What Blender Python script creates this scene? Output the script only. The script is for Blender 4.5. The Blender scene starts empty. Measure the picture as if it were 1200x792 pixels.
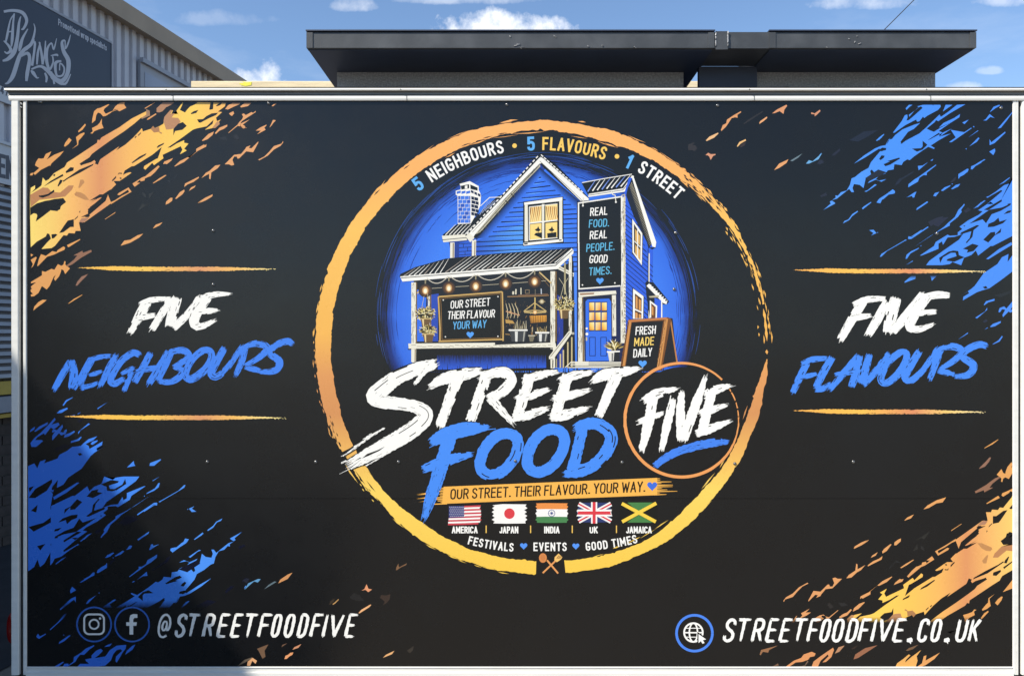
import bpy, math, random
from mathutils import Vector, geometry, noise
R = math.radians
scene = bpy.context.scene
col = scene.collection

# ------------------------------------------------------------------ camera
# 1 px of the photograph on the trailer's side panel (plane y = 0) is S metres
S = 0.003175
CAMD, CAMZ = 2.87, 1.55
def X(px): return (px - 600) * S
def Z(py): return CAMZ + (396 - py) * S
def Zy(py, y): return CAMZ + (396 - py) * (CAMD + y) / 904.
cam_d = bpy.data.cameras.new('camera')
cam_d.lens = 27.12; cam_d.sensor_width = 36; cam_d.clip_start = 0.05; cam_d.clip_end = 3000
cam = bpy.data.objects.new('camera', cam_d); col.objects.link(cam)
cam.location = (0, -CAMD, CAMZ); cam.rotation_euler = (R(90), 0, 0)
scene.camera = cam

# ------------------------------------------------------------------ sky and sun
SUN_EL, SUN_AZ = R(44), R(235)
world = bpy.data.worlds.new('World'); scene.world = world; world.use_nodes = True
nt = world.node_tree; N = nt.nodes; Lk = nt.links
N.clear()
sky = N.new('ShaderNodeTexSky'); sky.sky_type = 'NISHITA'; sky.sun_disc = False
sky.sun_elevation = SUN_EL; sky.sun_rotation = SUN_AZ
sky.air_density = 1.0; sky.dust_density = 0.0; sky.ozone_density = 4.0
bg = N.new('ShaderNodeBackground'); bg.inputs[1].default_value = 0.118
out = N.new('ShaderNodeOutputWorld')
geo = N.new('ShaderNodeTexCoord')
# clouds as part of the sky: fair weather puffs over the whole dome
sep = N.new('ShaderNodeSeparateXYZ'); Lk.new(geo.outputs['Generated'], sep.inputs[0])
def wm(op, a, b=None, clamp=False):
    n = N.new('ShaderNodeMath'); n.operation = op; n.use_clamp = clamp
    for i, v in enumerate((a, b)):
        if v is None: continue
        if isinstance(v, (int, float)): n.inputs[i].default_value = v
        else: Lk.new(v, n.inputs[i])
    return n.outputs[0]
zc = wm('MAXIMUM', sep.outputs[2], 0.03)
ux = wm('DIVIDE', sep.outputs[0], zc); uy = wm('DIVIDE', sep.outputs[1], zc)
cmb = N.new('ShaderNodeCombineXYZ'); Lk.new(ux, cmb.inputs[0]); Lk.new(uy, cmb.inputs[1])
cn = N.new('ShaderNodeTexNoise'); cn.inputs['Scale'].default_value = 0.9; cn.inputs['Detail'].default_value = 8
cn.inputs['Roughness'].default_value = 0.6; Lk.new(cmb.outputs[0], cn.inputs[0])
thin = N.new('ShaderNodeMapRange'); thin.inputs[1].default_value = 0.52; thin.inputs[2].default_value = 0.9
thin.inputs[3].default_value = 0.0; thin.inputs[4].default_value = 0.35; Lk.new(cn.outputs[0], thin.inputs[0])
# individual cumulus puffs (direction, half-sizes) with ragged noise edges
pn = N.new('ShaderNodeTexNoise'); pn.inputs['Scale'].default_value = 26; pn.inputs['Detail'].default_value = 7
pn.inputs['Roughness'].default_value = 0.62; Lk.new(geo.outputs['Generated'], pn.inputs[0])
px_ = wm('DIVIDE', sep.outputs[0], wm('MAXIMUM', sep.outputs[1], 0.05))
pz_ = wm('DIVIDE', sep.outputs[2], wm('MAXIMUM', sep.outputs[1], 0.05))
PUFFS = [(584, 40, 84, 31, 1.0), (300, 95, 38, 25, .9), (412, 8, 30, 12, .4), (1004, 4, 66, 14, .4), (560, 0, 100, 10, .35),
         (1160, 84, 16, 6, .25), (1176, 2, 34, 12, .4), (262, 24, 60, 12, .14), (1128, 104, 22, 8, .4), (700,100,60,14,.4),
         (60, 60, 120, 30, .8), (1500, 60, 120, 34, .9), (-400, 20, 180, 40, .9), (900, -260, 160, 50, .8), (250, -330, 220, 60, .8), (1900,-120,200,60,.9)]
acc = None
for (cx, cy, hx, hy, a) in PUFFS:
    dx = wm('DIVIDE', wm('SUBTRACT', px_, (cx - 600) / 904.), hx / 904.)
    dz = wm('DIVIDE', wm('SUBTRACT', pz_, (396 - cy) / 904.), hy / 904.)
    # flat base: squash the lower half
    dzn = wm('MULTIPLY', wm('MINIMUM', dz, 0.0), 1.7)
    dz2 = wm('ADD', wm('MAXIMUM', dz, 0.0), dzn)
    r2 = wm('ADD', wm('MULTIPLY', dx, dx), wm('MULTIPLY', dz2, dz2))
    v = wm('SUBTRACT', 1.0, r2)
    v = wm('ADD', v, wm('MULTIPLY', wm('SUBTRACT', pn.outputs[0], 0.5), 3.9))
    v = wm('MULTIPLY', wm('MULTIPLY', v, .95, True), a)
    acc = v if acc is None else wm('MAXIMUM', acc, v)
tot = wm('MAXIMUM', thin.outputs[0], acc)
mixc = N.new('ShaderNodeMix'); mixc.data_type = 'RGBA'
Lk.new(tot, mixc.inputs[0]); Lk.new(sky.outputs[0], mixc.inputs[6])
cr = N.new('ShaderNodeMix'); cr.data_type = 'RGBA'; Lk.new(pn.outputs[0], cr.inputs[0])
cr.inputs[6].default_value = (4.6, 5.0, 5.8, 1); cr.inputs[7].default_value = (8.0, 8.0, 8.0, 1)
Lk.new(cr.outputs[2], mixc.inputs[7])
Lk.new(mixc.outputs[2], bg.inputs[0]); Lk.new(bg.outputs[0], out.inputs[0])

sd = Vector((math.cos(SUN_EL) * math.sin(SUN_AZ), math.cos(SUN_EL) * math.cos(SUN_AZ), math.sin(SUN_EL)))
sl = bpy.data.lights.new('sun', 'SUN'); sl.energy = 5.0; sl.angle = R(0.55); sl.color = (1, 0.93, 0.81)
so = bpy.data.objects.new('sun', sl); col.objects.link(so)
so.rotation_euler = sd.to_track_quat('Z', 'Y').to_euler(); so.location = sd * 60
scene.view_settings.view_transform = 'Standard'; scene.view_settings.look = 'None'
scene.view_settings.gamma = 1; scene.view_settings.exposure = 0.64
scene.view_settings.use_curve_mapping = False

# ------------------------------------------------------------------ helpers
def lin(c):
    o = []
    for v in c[:3]:
        v /= 255.
        o.append(v / 12.92 if v <= 0.04045 else ((v + 0.055) / 1.055) ** 2.4)
    return o
def tag(o, label=None, cat=None, group=None, kind=None):
    if label: o['label'] = label
    if cat: o['category'] = cat
    if group: o['group'] = group
    if kind: o['kind'] = kind
    return o
def empty(name, loc=(0, 0, 0)):
    o = bpy.data.objects.new(name, None); o.location = loc; o.empty_display_size = .2; col.objects.link(o); return o
def wpos(o):
    v = Vector((0, 0, 0))
    while o: v = v + o.location; o = o.parent
    return v
def mesh_obj(name, verts, faces, mat, parent=None, smooth=False, origin=None):
    """verts in world space; the object's origin goes to `origin` (default: parent's origin)"""
    base = wpos(parent) if parent else Vector((0, 0, 0))
    org = Vector(origin) if origin else base
    me = bpy.data.meshes.new(name)
    me.from_pydata([tuple(Vector(v) - org) for v in verts], [], faces)
    if mat: me.materials.append(mat)
    if smooth:
        for p in me.polygons: p.use_smooth = True
    o = bpy.data.objects.new(name, me); col.objects.link(o)
    if parent: o.parent = parent
    o.location = org - base
    return o
class MB:
    def __init__(s): s.v = []; s.f = []
    def box(s, x0, x1, y0, y1, z0, z1, b=0.0):
        i = len(s.v)
        if b <= 0:
            s.v += [(x, y, z) for z in (z0, z1) for y in (y0, y1) for x in (x0, x1)]
            s.f += [[i+a for a in q] for q in ((0,2,3,1),(4,5,7,6),(0,1,5,4),(2,6,7,3),(0,4,6,2),(1,3,7,5))]
        else:   # chamfered along x-running edges and ends
            pr = [(y0+b, z0), (y1-b, z0), (y1, z0+b), (y1, z1-b), (y1-b, z1), (y0+b, z1), (y0, z1-b), (y0, z0+b)]
            s.prof(pr, x0, x1)
        return s
    def prof(s, pr, x0, x1, caps=True):
        """profile of (y,z) points extruded along x"""
        i = len(s.v); n = len(pr)
        s.v += [(x0, y, z) for y, z in pr] + [(x1, y, z) for y, z in pr]
        for k in range(n):
            k2 = (k + 1) % n
            s.f.append([i+k, i+n+k, i+n+k2, i+k2])
        if caps: s.f.append([i+k for k in range(n)]); s.f.append([i+n+k for k in reversed(range(n))])
        return s
    def profz(s, pr, z0, z1):
        i = len(s.v); n = len(pr)
        s.v += [(x, y, z0) for x, y in pr] + [(x, y, z1) for x, y in pr]
        for k in range(n):
            k2 = (k + 1) % n
            s.f.append([i+k, i+k2, i+n+k2, i+n+k])
        s.f.append([i+k for k in reversed(range(n))]); s.f.append([i+n+k for k in range(n)])
        return s
    def tube(s, pts, r, n=8):
        pts = [Vector(p) for p in pts]; i0 = len(s.v)
        for k, p in enumerate(pts):
            t = (pts[min(k+1, len(pts)-1)] - pts[max(k-1, 0)]).normalized()
            a = t.cross(Vector((0, 0, 1)))
            if a.length < .01: a = t.cross(Vector((1, 0, 0)))
            a.normalize(); b = t.cross(a)
            for j in range(n):
                g = 2*math.pi*j/n; s.v.append(tuple(p + (a*math.cos(g) + b*math.sin(g))*r))
        for k in range(len(pts)-1):
            for j in range(n):
                j2 = (j+1) % n; s.f.append([i0+k*n+j, i0+k*n+j2, i0+(k+1)*n+j2, i0+(k+1)*n+j])
        s.f.append([i0+j for j in reversed(range(n))]); s.f.append([i0+(len(pts)-1)*n+j for j in range(n)])
        return s
    def build(s, name, mat, parent=None, smooth=False, origin=None):
        return mesh_obj(name, s.v, s.f, mat, parent, smooth, origin)

# ------------------------------------------------------------------ materials
def new_mat(name):
    m = bpy.data.materials.new(name); m.use_nodes = True
    return m, m.node_tree.nodes, m.node_tree.links, m.node_tree.nodes['Principled BSDF']
def simple(name, rgb, rough=.6, metal=0., var=.12, nscale=8., bump=.15, bscale=60., spec=.5, stretch=None, dist=.004):
    m, n, l, b = new_mat(name)
    tc = n.new('ShaderNodeTexCoord'); mp = n.new('ShaderNodeMapping'); l.new(tc.outputs['Object'], mp.inputs[0])
    if stretch: mp.inputs['Scale'].default_value = stretch
    no = n.new('ShaderNodeTexNoise'); no.inputs['Scale'].default_value = nscale; no.inputs['Detail'].default_value = 6
    l.new(mp.outputs[0], no.inputs[0])
    mx = n.new('ShaderNodeMix'); mx.data_type = 'RGBA'
    mx.inputs[6].default_value = (*[c*(1-var) for c in rgb], 1); mx.inputs[7].default_value = (*[min(1, c*(1+var)) for c in rgb], 1)
    mr = n.new('ShaderNodeMapRange'); mr.inputs[1].default_value = .3; mr.inputs[2].default_value = .7
    l.new(no.outputs[0], mr.inputs[0]); l.new(mr.outputs[0], mx.inputs[0]); l.new(mx.outputs[2], b.inputs['Base Color'])
    b.inputs['Roughness'].default_value = rough; b.inputs['Metallic'].default_value = metal
    b.inputs['Specular IOR Level'].default_value = spec
    if bump:
        n2 = n.new('ShaderNodeTexNoise'); n2.inputs['Scale'].default_value = bscale; n2.inputs['Detail'].default_value = 4
        l.new(mp.outputs[0], n2.inputs[0])
        bp = n.new('ShaderNodeBump'); bp.inputs['Strength'].default_value = bump; bp.inputs['Distance'].default_value = dist
        l.new(n2.outputs[0], bp.inputs['Height']); l.new(bp.outputs[0], b.inputs['Normal'])
    return m

KBLACK = (0.0042, 0.0042, 0.0046)
PRINT_GAIN = 0.77
VROUGH = 0.27
def vinyl(name, mode='attr', ramp=None, axis='y', fades=()):
    """gloss laminated vinyl print. mode attr: colours from the mesh; ramp: printed gradient along x or y (photo px)"""
    m, n, l, b = new_mat(name)
    def mm(op, a, c=None, clamp=False):
        k = n.new('ShaderNodeMath'); k.operation = op; k.use_clamp = clamp
        for i, v in enumerate((a, c)):
            if v is None: continue
            if isinstance(v, (int, float)): k.inputs[i].default_value = v
            else: l.new(v, k.inputs[i])
        return k.outputs[0]
    tc = n.new('ShaderNodeTexCoord'); sp = n.new('ShaderNodeSeparateXYZ'); l.new(tc.outputs['Object'], sp.inputs[0])
    pxn = mm('ADD', mm('DIVIDE', sp.outputs[0], S), 600.)
    pyn = mm('SUBTRACT', 396., mm('DIVIDE', mm('SUBTRACT', sp.outputs[2], CAMZ), S))
    if mode == 'attr':
        at = n.new('ShaderNodeAttribute'); at.attribute_name = 'ink'; c = at.outputs['Color']
    elif mode == 'ramp':
        rp = n.new('ShaderNodeValToRGB'); lo, hi = ramp[0][0], ramp[-1][0]
        l.new(mm('DIVIDE', mm('SUBTRACT', pxn if axis == 'x' else pyn, lo), hi - lo, True), rp.inputs[0])
        el = rp.color_ramp.elements
        while len(el) < len(ramp): el.new(.5)
        for e, (p, cc) in zip(el, ramp):
            e.position = (p - lo) / (hi - lo)
        for e, (p, cc) in zip(el, ramp):
            e.color = (*[v*PRINT_GAIN for v in lin(cc)], 1)
        c = rp.outputs[0]
    else:
        rg = n.new('ShaderNodeRGB'); rg.outputs[0].default_value = (*KBLACK, 1); c = rg.outputs[0]
    for (x0, y0, x1, y1, sf) in fades:
        dx = mm('SUBTRACT', mm('ABSOLUTE', mm('SUBTRACT', pxn, (x0+x1)/2)), (x1-x0)/2)
        dy = mm('SUBTRACT', mm('ABSOLUTE', mm('SUBTRACT', pyn, (y0+y1)/2)), (y1-y0)/2)
        fac = mm('DIVIDE', mm('MAXIMUM', dx, dy), sf, True)
        mx = n.new('ShaderNodeMix'); mx.data_type = 'RGBA'; mx.inputs[6].default_value = (*KBLACK, 1)
        l.new(fac, mx.inputs[0]); l.new(c, mx.inputs[7]); c = mx.outputs[2]
    l.new(c, b.inputs['Base Color'])
    # slightly uneven film: roughness drift, gentle panel waviness
    n1 = n.new('ShaderNodeTexNoise'); n1.inputs['Scale'].default_value = 1.3; n1.inputs['Detail'].default_value = 3
    l.new(tc.outputs['Object'], n1.inputs[0])
    n4 = n.new('ShaderNodeTexNoise'); n4.inputs['Scale'].default_value = 11; n4.inputs['Detail'].default_value = 9; n4.inputs['Roughness'].default_value = .7
    l.new(tc.outputs['Object'], n4.inputs[0])
    l.new(mm('ADD', mm('MULTIPLY', n4.outputs[0], .16), mm('ADD', mm('MULTIPLY', n1.outputs[0], .22), VROUGH - .19)), b.inputs['Roughness'])
    b.inputs['Specular IOR Level'].default_value = 0.45
    n2 = n.new('ShaderNodeTexNoise'); n2.inputs['Scale'].default_value = 2.1; n2.inputs['Detail'].default_value = 2
    l.new(tc.outputs['Object'], n2.inputs[0])
    n3 = n.new('ShaderNodeTexNoise'); n3.inputs['Scale'].default_value = 900; n3.inputs['Detail'].default_value = 2
    l.new(tc.outputs['Object'], n3.inputs[0])
    b1 = n.new('ShaderNodeBump'); b1.inputs['Strength'].default_value = .35; b1.inputs['Distance'].default_value = .012
    l.new(n2.outputs[0], b1.inputs['Height'])
    b2 = n.new('ShaderNodeBump'); b2.inputs['Strength'].default_value = .05; b2.inputs['Distance'].default_value = .0005
    l.new(n3.outputs[0], b2.inputs['Height']); l.new(b1.outputs[0], b2.inputs['Normal'])
    l.new(b2.outputs[0], b.inputs['Normal'])
    return m
M = {}
M['alu'] = simple('brushed_aluminium_trim', (.66, .655, .62), .42, .0, .05, 6, .05, 90, stretch=(1, 8, 8), spec=.7)
M['alu_dark'] = simple('grey_aluminium_groove', (.17, .17, .165), .45, .3, .1, 6, .05, 90)
M['rubber'] = simple('black_rubber_seal', (.015, .015, .016), .6, 0, .2, 20, .1, 80)
M['steel'] = simple('rivet_steel', (.55, .55, .55), .25, 1., .05, 20, 0)
M['roof_skin'] = simple('grey_roof_skin', (.10, .10, .105), .5, 0, .1, 5, .1, 30)
M['trailer_wall'] = simple('trailer_black_wall', (.02, .02, .022), .45, 0, .15, 5, .05, 30)
M['red_lens'] = simple('red_lamp_lens', (.16, .004, .004), .15, 0, .1, 60, .3, 240)
M['timber'] = simple('pale_softwood', (.70, .58, .37), .7, 0, .16, 5, .3, 50, stretch=(1, 14, 14))
M['yellow_paint'] = simple('yellow_marker_paint', (.72, .66, .05), .6, 0, .1, 30, .1, 60)
M['cladding'] = simple('blue_grey_cladding', (.47, .48, .53), .5, 0, .06, 3, .04, 30)
M['cladding2'] = simple('window_trim_grey', (.30, .32, .37), .5, 0, .06, 3, .04, 30)
M['fascia'] = simple('tan_fascia_metal', (.33, .26, .185), .6, 0, .08, 4, .1, 30)
M['sign_navy'] = simple('navy_sign_board', (.024, .032, .055), .45, 0, .05, 4, 0)
M['sign_grey'] = simple('pale_grey_sign_print', (.46, .48, .54), .5, 0, .04, 6, 0)
M['sign_pale'] = simple('pale_sign_board', (.50, .52, .56), .5, 0, .05, 4, 0)
M['sign_text'] = simple('dark_sign_print', (.05, .055, .08), .5, 0, .05, 4, 0)
M['shutter'] = simple('grey_shutter_slat', (.30, .31, .335), .45, .2, .1, 6, .05, 40)
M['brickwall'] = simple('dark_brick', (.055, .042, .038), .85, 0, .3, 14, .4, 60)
M['mortar'] = simple('mortar', (.06, .057, .055), .9, 0, .15, 20, .3, 60)
M['yellow_rail'] = simple('yellow_rail_paint', (.46, .32, .03), .5, 0, .15, 10, .1, 40)
M['blue_grey'] = simple('blue_grey_rail', (.22, .25, .31), .45, 0, .12, 10, .1, 40)
M['glass'] = simple('blind_window_film', (.30, .33, .40), .18, 0, .1, 3, 0)
M['cable'] = simple('black_cable', (.03, .03, .035), .6, 0, .1, 10, 0)
M['roofing'] = simple('grey_roof_sheet', (.3, .3, .31), .7, 0, .1, 3, .1, 30)

# ---- ground: one sheet to the horizon, pale worn concrete yard
gm, gn, gl, gb = new_mat('worn_concrete_yard')
tc = gn.new('ShaderNodeTexCoord')
a1 = gn.new('ShaderNodeTexNoise'); a1.inputs['Scale'].default_value = .6; a1.inputs['Detail'].default_value = 8; gl.new(tc.outputs['Object'], a1.inputs[0])
a2 = gn.new('ShaderNodeTexNoise'); a2.inputs['Scale'].default_value = 45; a2.inputs['Detail'].default_value = 5; gl.new(tc.outputs['Object'], a2.inputs[0])
mx = gn.new('ShaderNodeMix'); mx.data_type = 'RGBA'; mx.inputs[6].default_value = (.24, .205, .16, 1); mx.inputs[7].default_value = (.36, .31, .245, 1)
gl.new(a1.outputs[0], mx.inputs[0])
mx2 = gn.new('ShaderNodeMix'); mx2.data_type = 'RGBA'; mx2.blend_type = 'MULTIPLY'; mx2.inputs[0].default_value = .5
gl.new(mx.outputs[2], mx2.inputs[6]); gl.new(a2.outputs[0], mx2.inputs[7]); gl.new(mx2.outputs[2], gb.inputs['Base Color'])
bp = gn.new('ShaderNodeBump'); bp.inputs['Strength'].default_value = .4; bp.inputs['Distance'].default_value = .004
gl.new(a2.outputs[0], bp.inputs['Height']); gl.new(bp.outputs[0], gb.inputs['Normal']); gb.inputs['Roughness'].default_value = .85
g = 1500.
tag(mesh_obj('ground', [(-g, -g, 0), (g, -g, 0), (g, g, 0), (-g, g, 0)], [[0, 1, 2, 3]], gm), kind='structure')

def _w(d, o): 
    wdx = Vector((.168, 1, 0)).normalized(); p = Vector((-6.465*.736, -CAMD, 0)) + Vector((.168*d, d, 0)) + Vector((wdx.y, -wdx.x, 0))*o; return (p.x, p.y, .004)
tag(mesh_obj('ground_shade_strip', [_w(-5, 0), _w(-5, 1.75), _w(30, 1.75), _w(30, 0)], [[0, 1, 2, 3]], simple('ground_shade_dark', (.028, .028, .03), .85, 0, .25, 6, .5, 120)), kind='structure')  # added dark sheet; its colour deepens the unit's shade on the ground
# ================================================================= TRAILER
TR = empty('catering_trailer', (0, 1.05, 0))
tag(TR, 'black street food catering trailer with printed wrap, pale metal trim and roof hoods', 'trailer')
XL, XR = X(14), X(1203)
DEPTH = 2.1
# side panel: a real sheet in a frame, split at a faint horizontal joint
K_MAT = vinyl('black_vinyl_wrap', 'black')
mb = MB(); mb.box(X(31), X(1189), 0, .03, Z(786), Z(584) - .0005); mb.box(X(31), X(1189), 0.0003, .03, Z(584) + .0005, Z(117))
PANEL = mb.build('side_panel', K_MAT, TR)
# body behind it
mb = MB(); mb.box(XL + .012, XR - .012, .032, DEPTH, .33, Z(108)); mb.build('body', M['trailer_wall'], TR)
# cambered roof
pr = [(-.004, Zy(103.3, -.004))]
for k in range(13):
    y = k / 12 * DEPTH; pr.append((y, Z(104.4) + .29 * min(y, DEPTH - y) - .03 * abs(math.sin(math.pi * y / DEPTH))))
pr += [(DEPTH, Z(108)), (-.004, Zy(108, -.004))]
MB().prof(pr, XL - .01, XR + .01).build('roof', M['roof_skin'], TR)
# top trim: seal, bright bead, dark groove, wide rail
MB().prof([(-.012, Zy(103.2, -.012)), (-.018, Zy(102.3, -.018)), (.02, Zy(102.3, .02)), (.02, Zy(103.2, .02))], X(8), XR + .03).build('roof_seal', M['rubber'], TR)
def bead(z0, z1, y, bulge, n=6):
    pr = [(.02, Zy(z1, 0))]
    for k in range(n + 1):
        t = k / n; yy = y - bulge * math.sin(math.pi * t); pr.append((yy, Zy(z1 + (z0 - z1) * t, yy)))
    return pr + [(.02, Zy(z0, 0))]
MB().prof(bead(106.7, 103.5, -.016, .004), X(9), XR + .03).build('gutter_bead', M['alu'], TR)
MB().prof([(.02, Zy(106.8, .02)), (-.012, Zy(106.8, -.012)), (-.0045, Zy(108.6, -.0045)), (-.0045, Zy(110.6, -.0045)), (-.009, Zy(112.0, -.009)), (.02, Zy(112.0, .02))], X(10.5), XR + .03).build('gutter_groove', M['alu_dark'], TR)
MB().prof(bead(118, 112.1, -.0075, .002), X(12), XR + .03).build('top_rail', M['alu'], TR)
for k_, px_ in enumerate((204, 477, 883, 1089)):    # hairline butt joints and screws along the rail
    MB().box(X(px_)-.0012, X(px_)+.0012, -.0102, .0, Zy(117.6, -.01), Zy(112.4, -.01)).build('rail_joint', M['alu_dark'], TR)
    MB().tube([(X(px_-6.5), -.0205, Zy(105, -.02)), (X(px_-6.5), -.012, Zy(105, -.02))], .0028, 8).build('screw', M['alu_dark'], TR)
# left post: broad outer face, dark slot, thin inner strip
mb = MB(); mb.profz([(X(14), .04), (X(14), -.003), (X(15), -.007), (X(22.2), -.007), (X(23.2), -.003), (X(23.2), .04)], .30, Z(118.3)); mb.build('corner_post', M['alu'], TR)
mb = MB(); mb.box(X(23.4), X(27.4), .006, .04, .30, Z(118.3)); mb.build('slot_seal', M['rubber'], TR)
mb = MB(); mb.profz([(X(27.6), .04), (X(27.6), -.002), (X(28.4), -.0042), (X(31.0), -.0042), (X(31.9), -.002), (X(31.9), .04)], .30, Z(118.3)); mb.build('edge_strip', M['alu'], TR)
mb = MB(); mb.profz([(X(1187.2), .04), (X(1186.4), -.0015), (X(1187.3), -.0042), (X(1190.0), -.0042), (X(1190.3), -.002), (X(1190.6), -.0042), (X(1192.4), -.0042), (X(1193), -.001), (X(1193), .04)], .30, Z(118.3)); mb.build('edge_strip', M['alu'], TR)
mb = MB(); mb.box(X(1193.2), X(1196.6), .006, .04, .30, Z(118.3)); mb.build('slot_seal', M['rubber'], TR)
mb = MB(); mb.profz([(X(1196.8), .04), (X(1196.8), -.003), (X(1198), -.006), (X(1203), -.006), (X(1204), -.002), (X(1204), .04)], .30, Z(118.3)); mb.build('corner_post', M['alu'], TR)
# bottom rail in three steps
mb = MB(); mb.prof([(.02, Zy(780.6, .02)), (-.0035, Zy(780.6, -.0035)), (-.005, Zy(781.4, -.005)), (-.005, Zy(782.2, -.005)), (-.002, Zy(782.6, -.002)), (-.0012, Zy(786.3, -.0012)), (-.004, Zy(786.6, -.004)), (-.0042, Zy(787.2, -.0042)), (-.0095, Zy(788.2, -.0095)), (-.0105, Zy(800, -.0105)), (-.006, Zy(808, -.006)), (.02, Zy(808, .02))], X(32.2), X(1186.2))
mb.build('bottom_rail', M['alu'], TR)
mb = MB(); mb.box(XL, XR, .02, DEPTH, .26, .325); mb.build('chassis', M['rubber'], TR)
for wy in (-1,):
    pass
def wheel(x, y0, y1, r):
    mb = MB(); n = 24; i = 0
    for (yy, rr) in ((y0, r*.9), (y0+.02, r), (y1-.02, r), (y1, r*.9), (y1, .01), (y0+.03, .01), (y0+.03, r*.6), (y0, r*.66)):
        for k in range(n):
            a = 2*math.pi*k/n; mb.v.append((x+rr*math.cos(a), yy, r+rr*math.sin(a)))
    for q in range(8):
        q2 = (q+1) % 8
        for k in range(n):
            k2 = (k+1) % n; mb.f.append([q*n+k, q*n+k2, q2*n+k2, q2*n+k])
    return mb
for x in (-.35, .35): wheel(x, .12, .30, .27).build('wheel', M['rubber'], TR, True)
for x in (-.35, .35): wheel(x, 1.8, 1.98, .27).build('wheel', M['rubber'], TR, True)
# tail lamp and grab handle on the left end
mb = MB(); n = 20
lx, lz = X(7.5), Z(739)
for (yy, rr) in ((.035, .0), (.022, .9), (.028, 1.), (.07, 1.)):
    for k in range(n):
        a = 2*math.pi*k/n; mb.v.append((lx + .0155*rr*math.cos(a), .0 + yy, lz + .058*rr*math.sin(a)))
for q in range(3):
    for k in range(n): mb.f.append([q*n+k, q*n+(k+1) % n, (q+1)*n+(k+1) % n, (q+1)*n+k])
TL_ = mb.build('tail_lamp', M['red_lens'], TR, True)
mb = MB(); mb.box(X(1), X(13.8), .071, .10, lz-.075, lz+.075); mb.build('lamp_bracket', M['rubber'], TR)
MB().tube([(X(14), .06, Z(547)), (X(11), .05, Z(549)), (X(8.6), .05, Z(556)), (X(8.4), .05, Z(583)), (X(10.5), .05, Z(591)), (X(14), .06, Z(593))], .0035).build('grab_handle', M['alu_dark'], TR, True)

# ---- rivets
RV = [(48,119.8),(315,121.5),(594,123),(841,124),(1173,127),(250,270.5),(250,333.5),(792,273),(790,339),(243,541),(370,541),(467,541),
      (604,540),(729,541.5),(861,543),(1000,541),(1098,274),(46,119.6)]
def dome(x, y, r):
    mb = MB(); n = 12; mb.v.append((X(x), -.0048, Z(y)))
    for (f, yy) in ((.5, -.0042), (.85, -.003), (1, 0.0)):
        for k in range(n):
            a = 2*math.pi*k/n; mb.v.append((X(x)+r*f*math.cos(a), yy, Z(y)+r*f*math.sin(a)))
    for k in range(n): mb.f.append([0, 1+(k+1) % n, 1+k])
    for q in range(2):
        for k in range(n): mb.f.append([1+q*n+k, 1+q*n+(k+1) % n, 1+(q+1)*n+(k+1) % n, 1+(q+1)*n+k])
    return mb
M['rivet_black'] = simple('black_painted_rivet', (.16, .16, .16), .2, .6, .1, 20, 0, spec=.9)
for (x, y) in RV: dome(x, y, .0062).build('rivet', M['rivet_black'], PANEL, True)
for x in (25.3, 25.3): pass
dome(25.4, 122, .004).build('screw', M['steel'], TR, True)
dome(25.4, 126, .003).build('screw', M['steel'], TR, True)

# ---- roof hoods
def hood_mat(name, rgb, rough, grain, strength, cs=9):
    m, n, l, b = new_mat(name)
    tc = n.new('ShaderNodeTexCoord')
    v = n.new('ShaderNodeTexVoronoi'); v.inputs['Scale'].default_value = grain; l.new(tc.outputs['Object'], v.inputs[0])
    no = n.new('ShaderNodeTexNoise'); no.inputs['Scale'].default_value = cs; no.inputs['Detail'].default_value = 8; l.new(tc.outputs['Object'], no.inputs[0])
    ma = n.new('ShaderNodeMath'); ma.operation = 'MULTIPLY'; l.new(v.outputs[0], ma.inputs[0]); l.new(no.outputs[0], ma.inputs[1])
    bp = n.new('ShaderNodeBump'); bp.inputs['Strength'].default_value = strength; bp.inputs['Distance'].default_value = .003
    l.new(ma.outputs[0], bp.inputs['Height']); l.new(bp.outputs[0], b.inputs['Normal'])
    rp = n.new('ShaderNodeValToRGB'); rp.color_ramp.elements[0].position = .42; rp.color_ramp.elements[1].position = .78
    rp.color_ramp.elements[0].color = (*rgb, 1); rp.color_ramp.elements[1].color = (*[min(1, c*1.7+.004) for c in rgb], 1)
    l.new(no.outputs[0], rp.inputs[0]); l.new(rp.outputs[0], b.inputs['Base Color'])
    b.inputs['Roughness'].default_value = rough
    return m
M['hood_fascia'] = hood_mat('scuffed_charcoal_fascia', (.045, .048, .052), .42, 220, .12)
M['hood_soffit'] = simple('charcoal_soffit', (.030, .042, .075), .5, 0, .15, 6, .05, 60)
M['hood_wall'] = hood_mat('stippled_bitumen_wall', (.24, .245, .255), .36, 150, 1.0, 130)
def dep(d): return d - CAMD          # depth from camera -> world y
DF, DW, DB = 2.963, 3.22, 4.09
zs = CAMZ + 339 * DF / 904; zt = CAMZ + 358.5 * DF / 904
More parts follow.
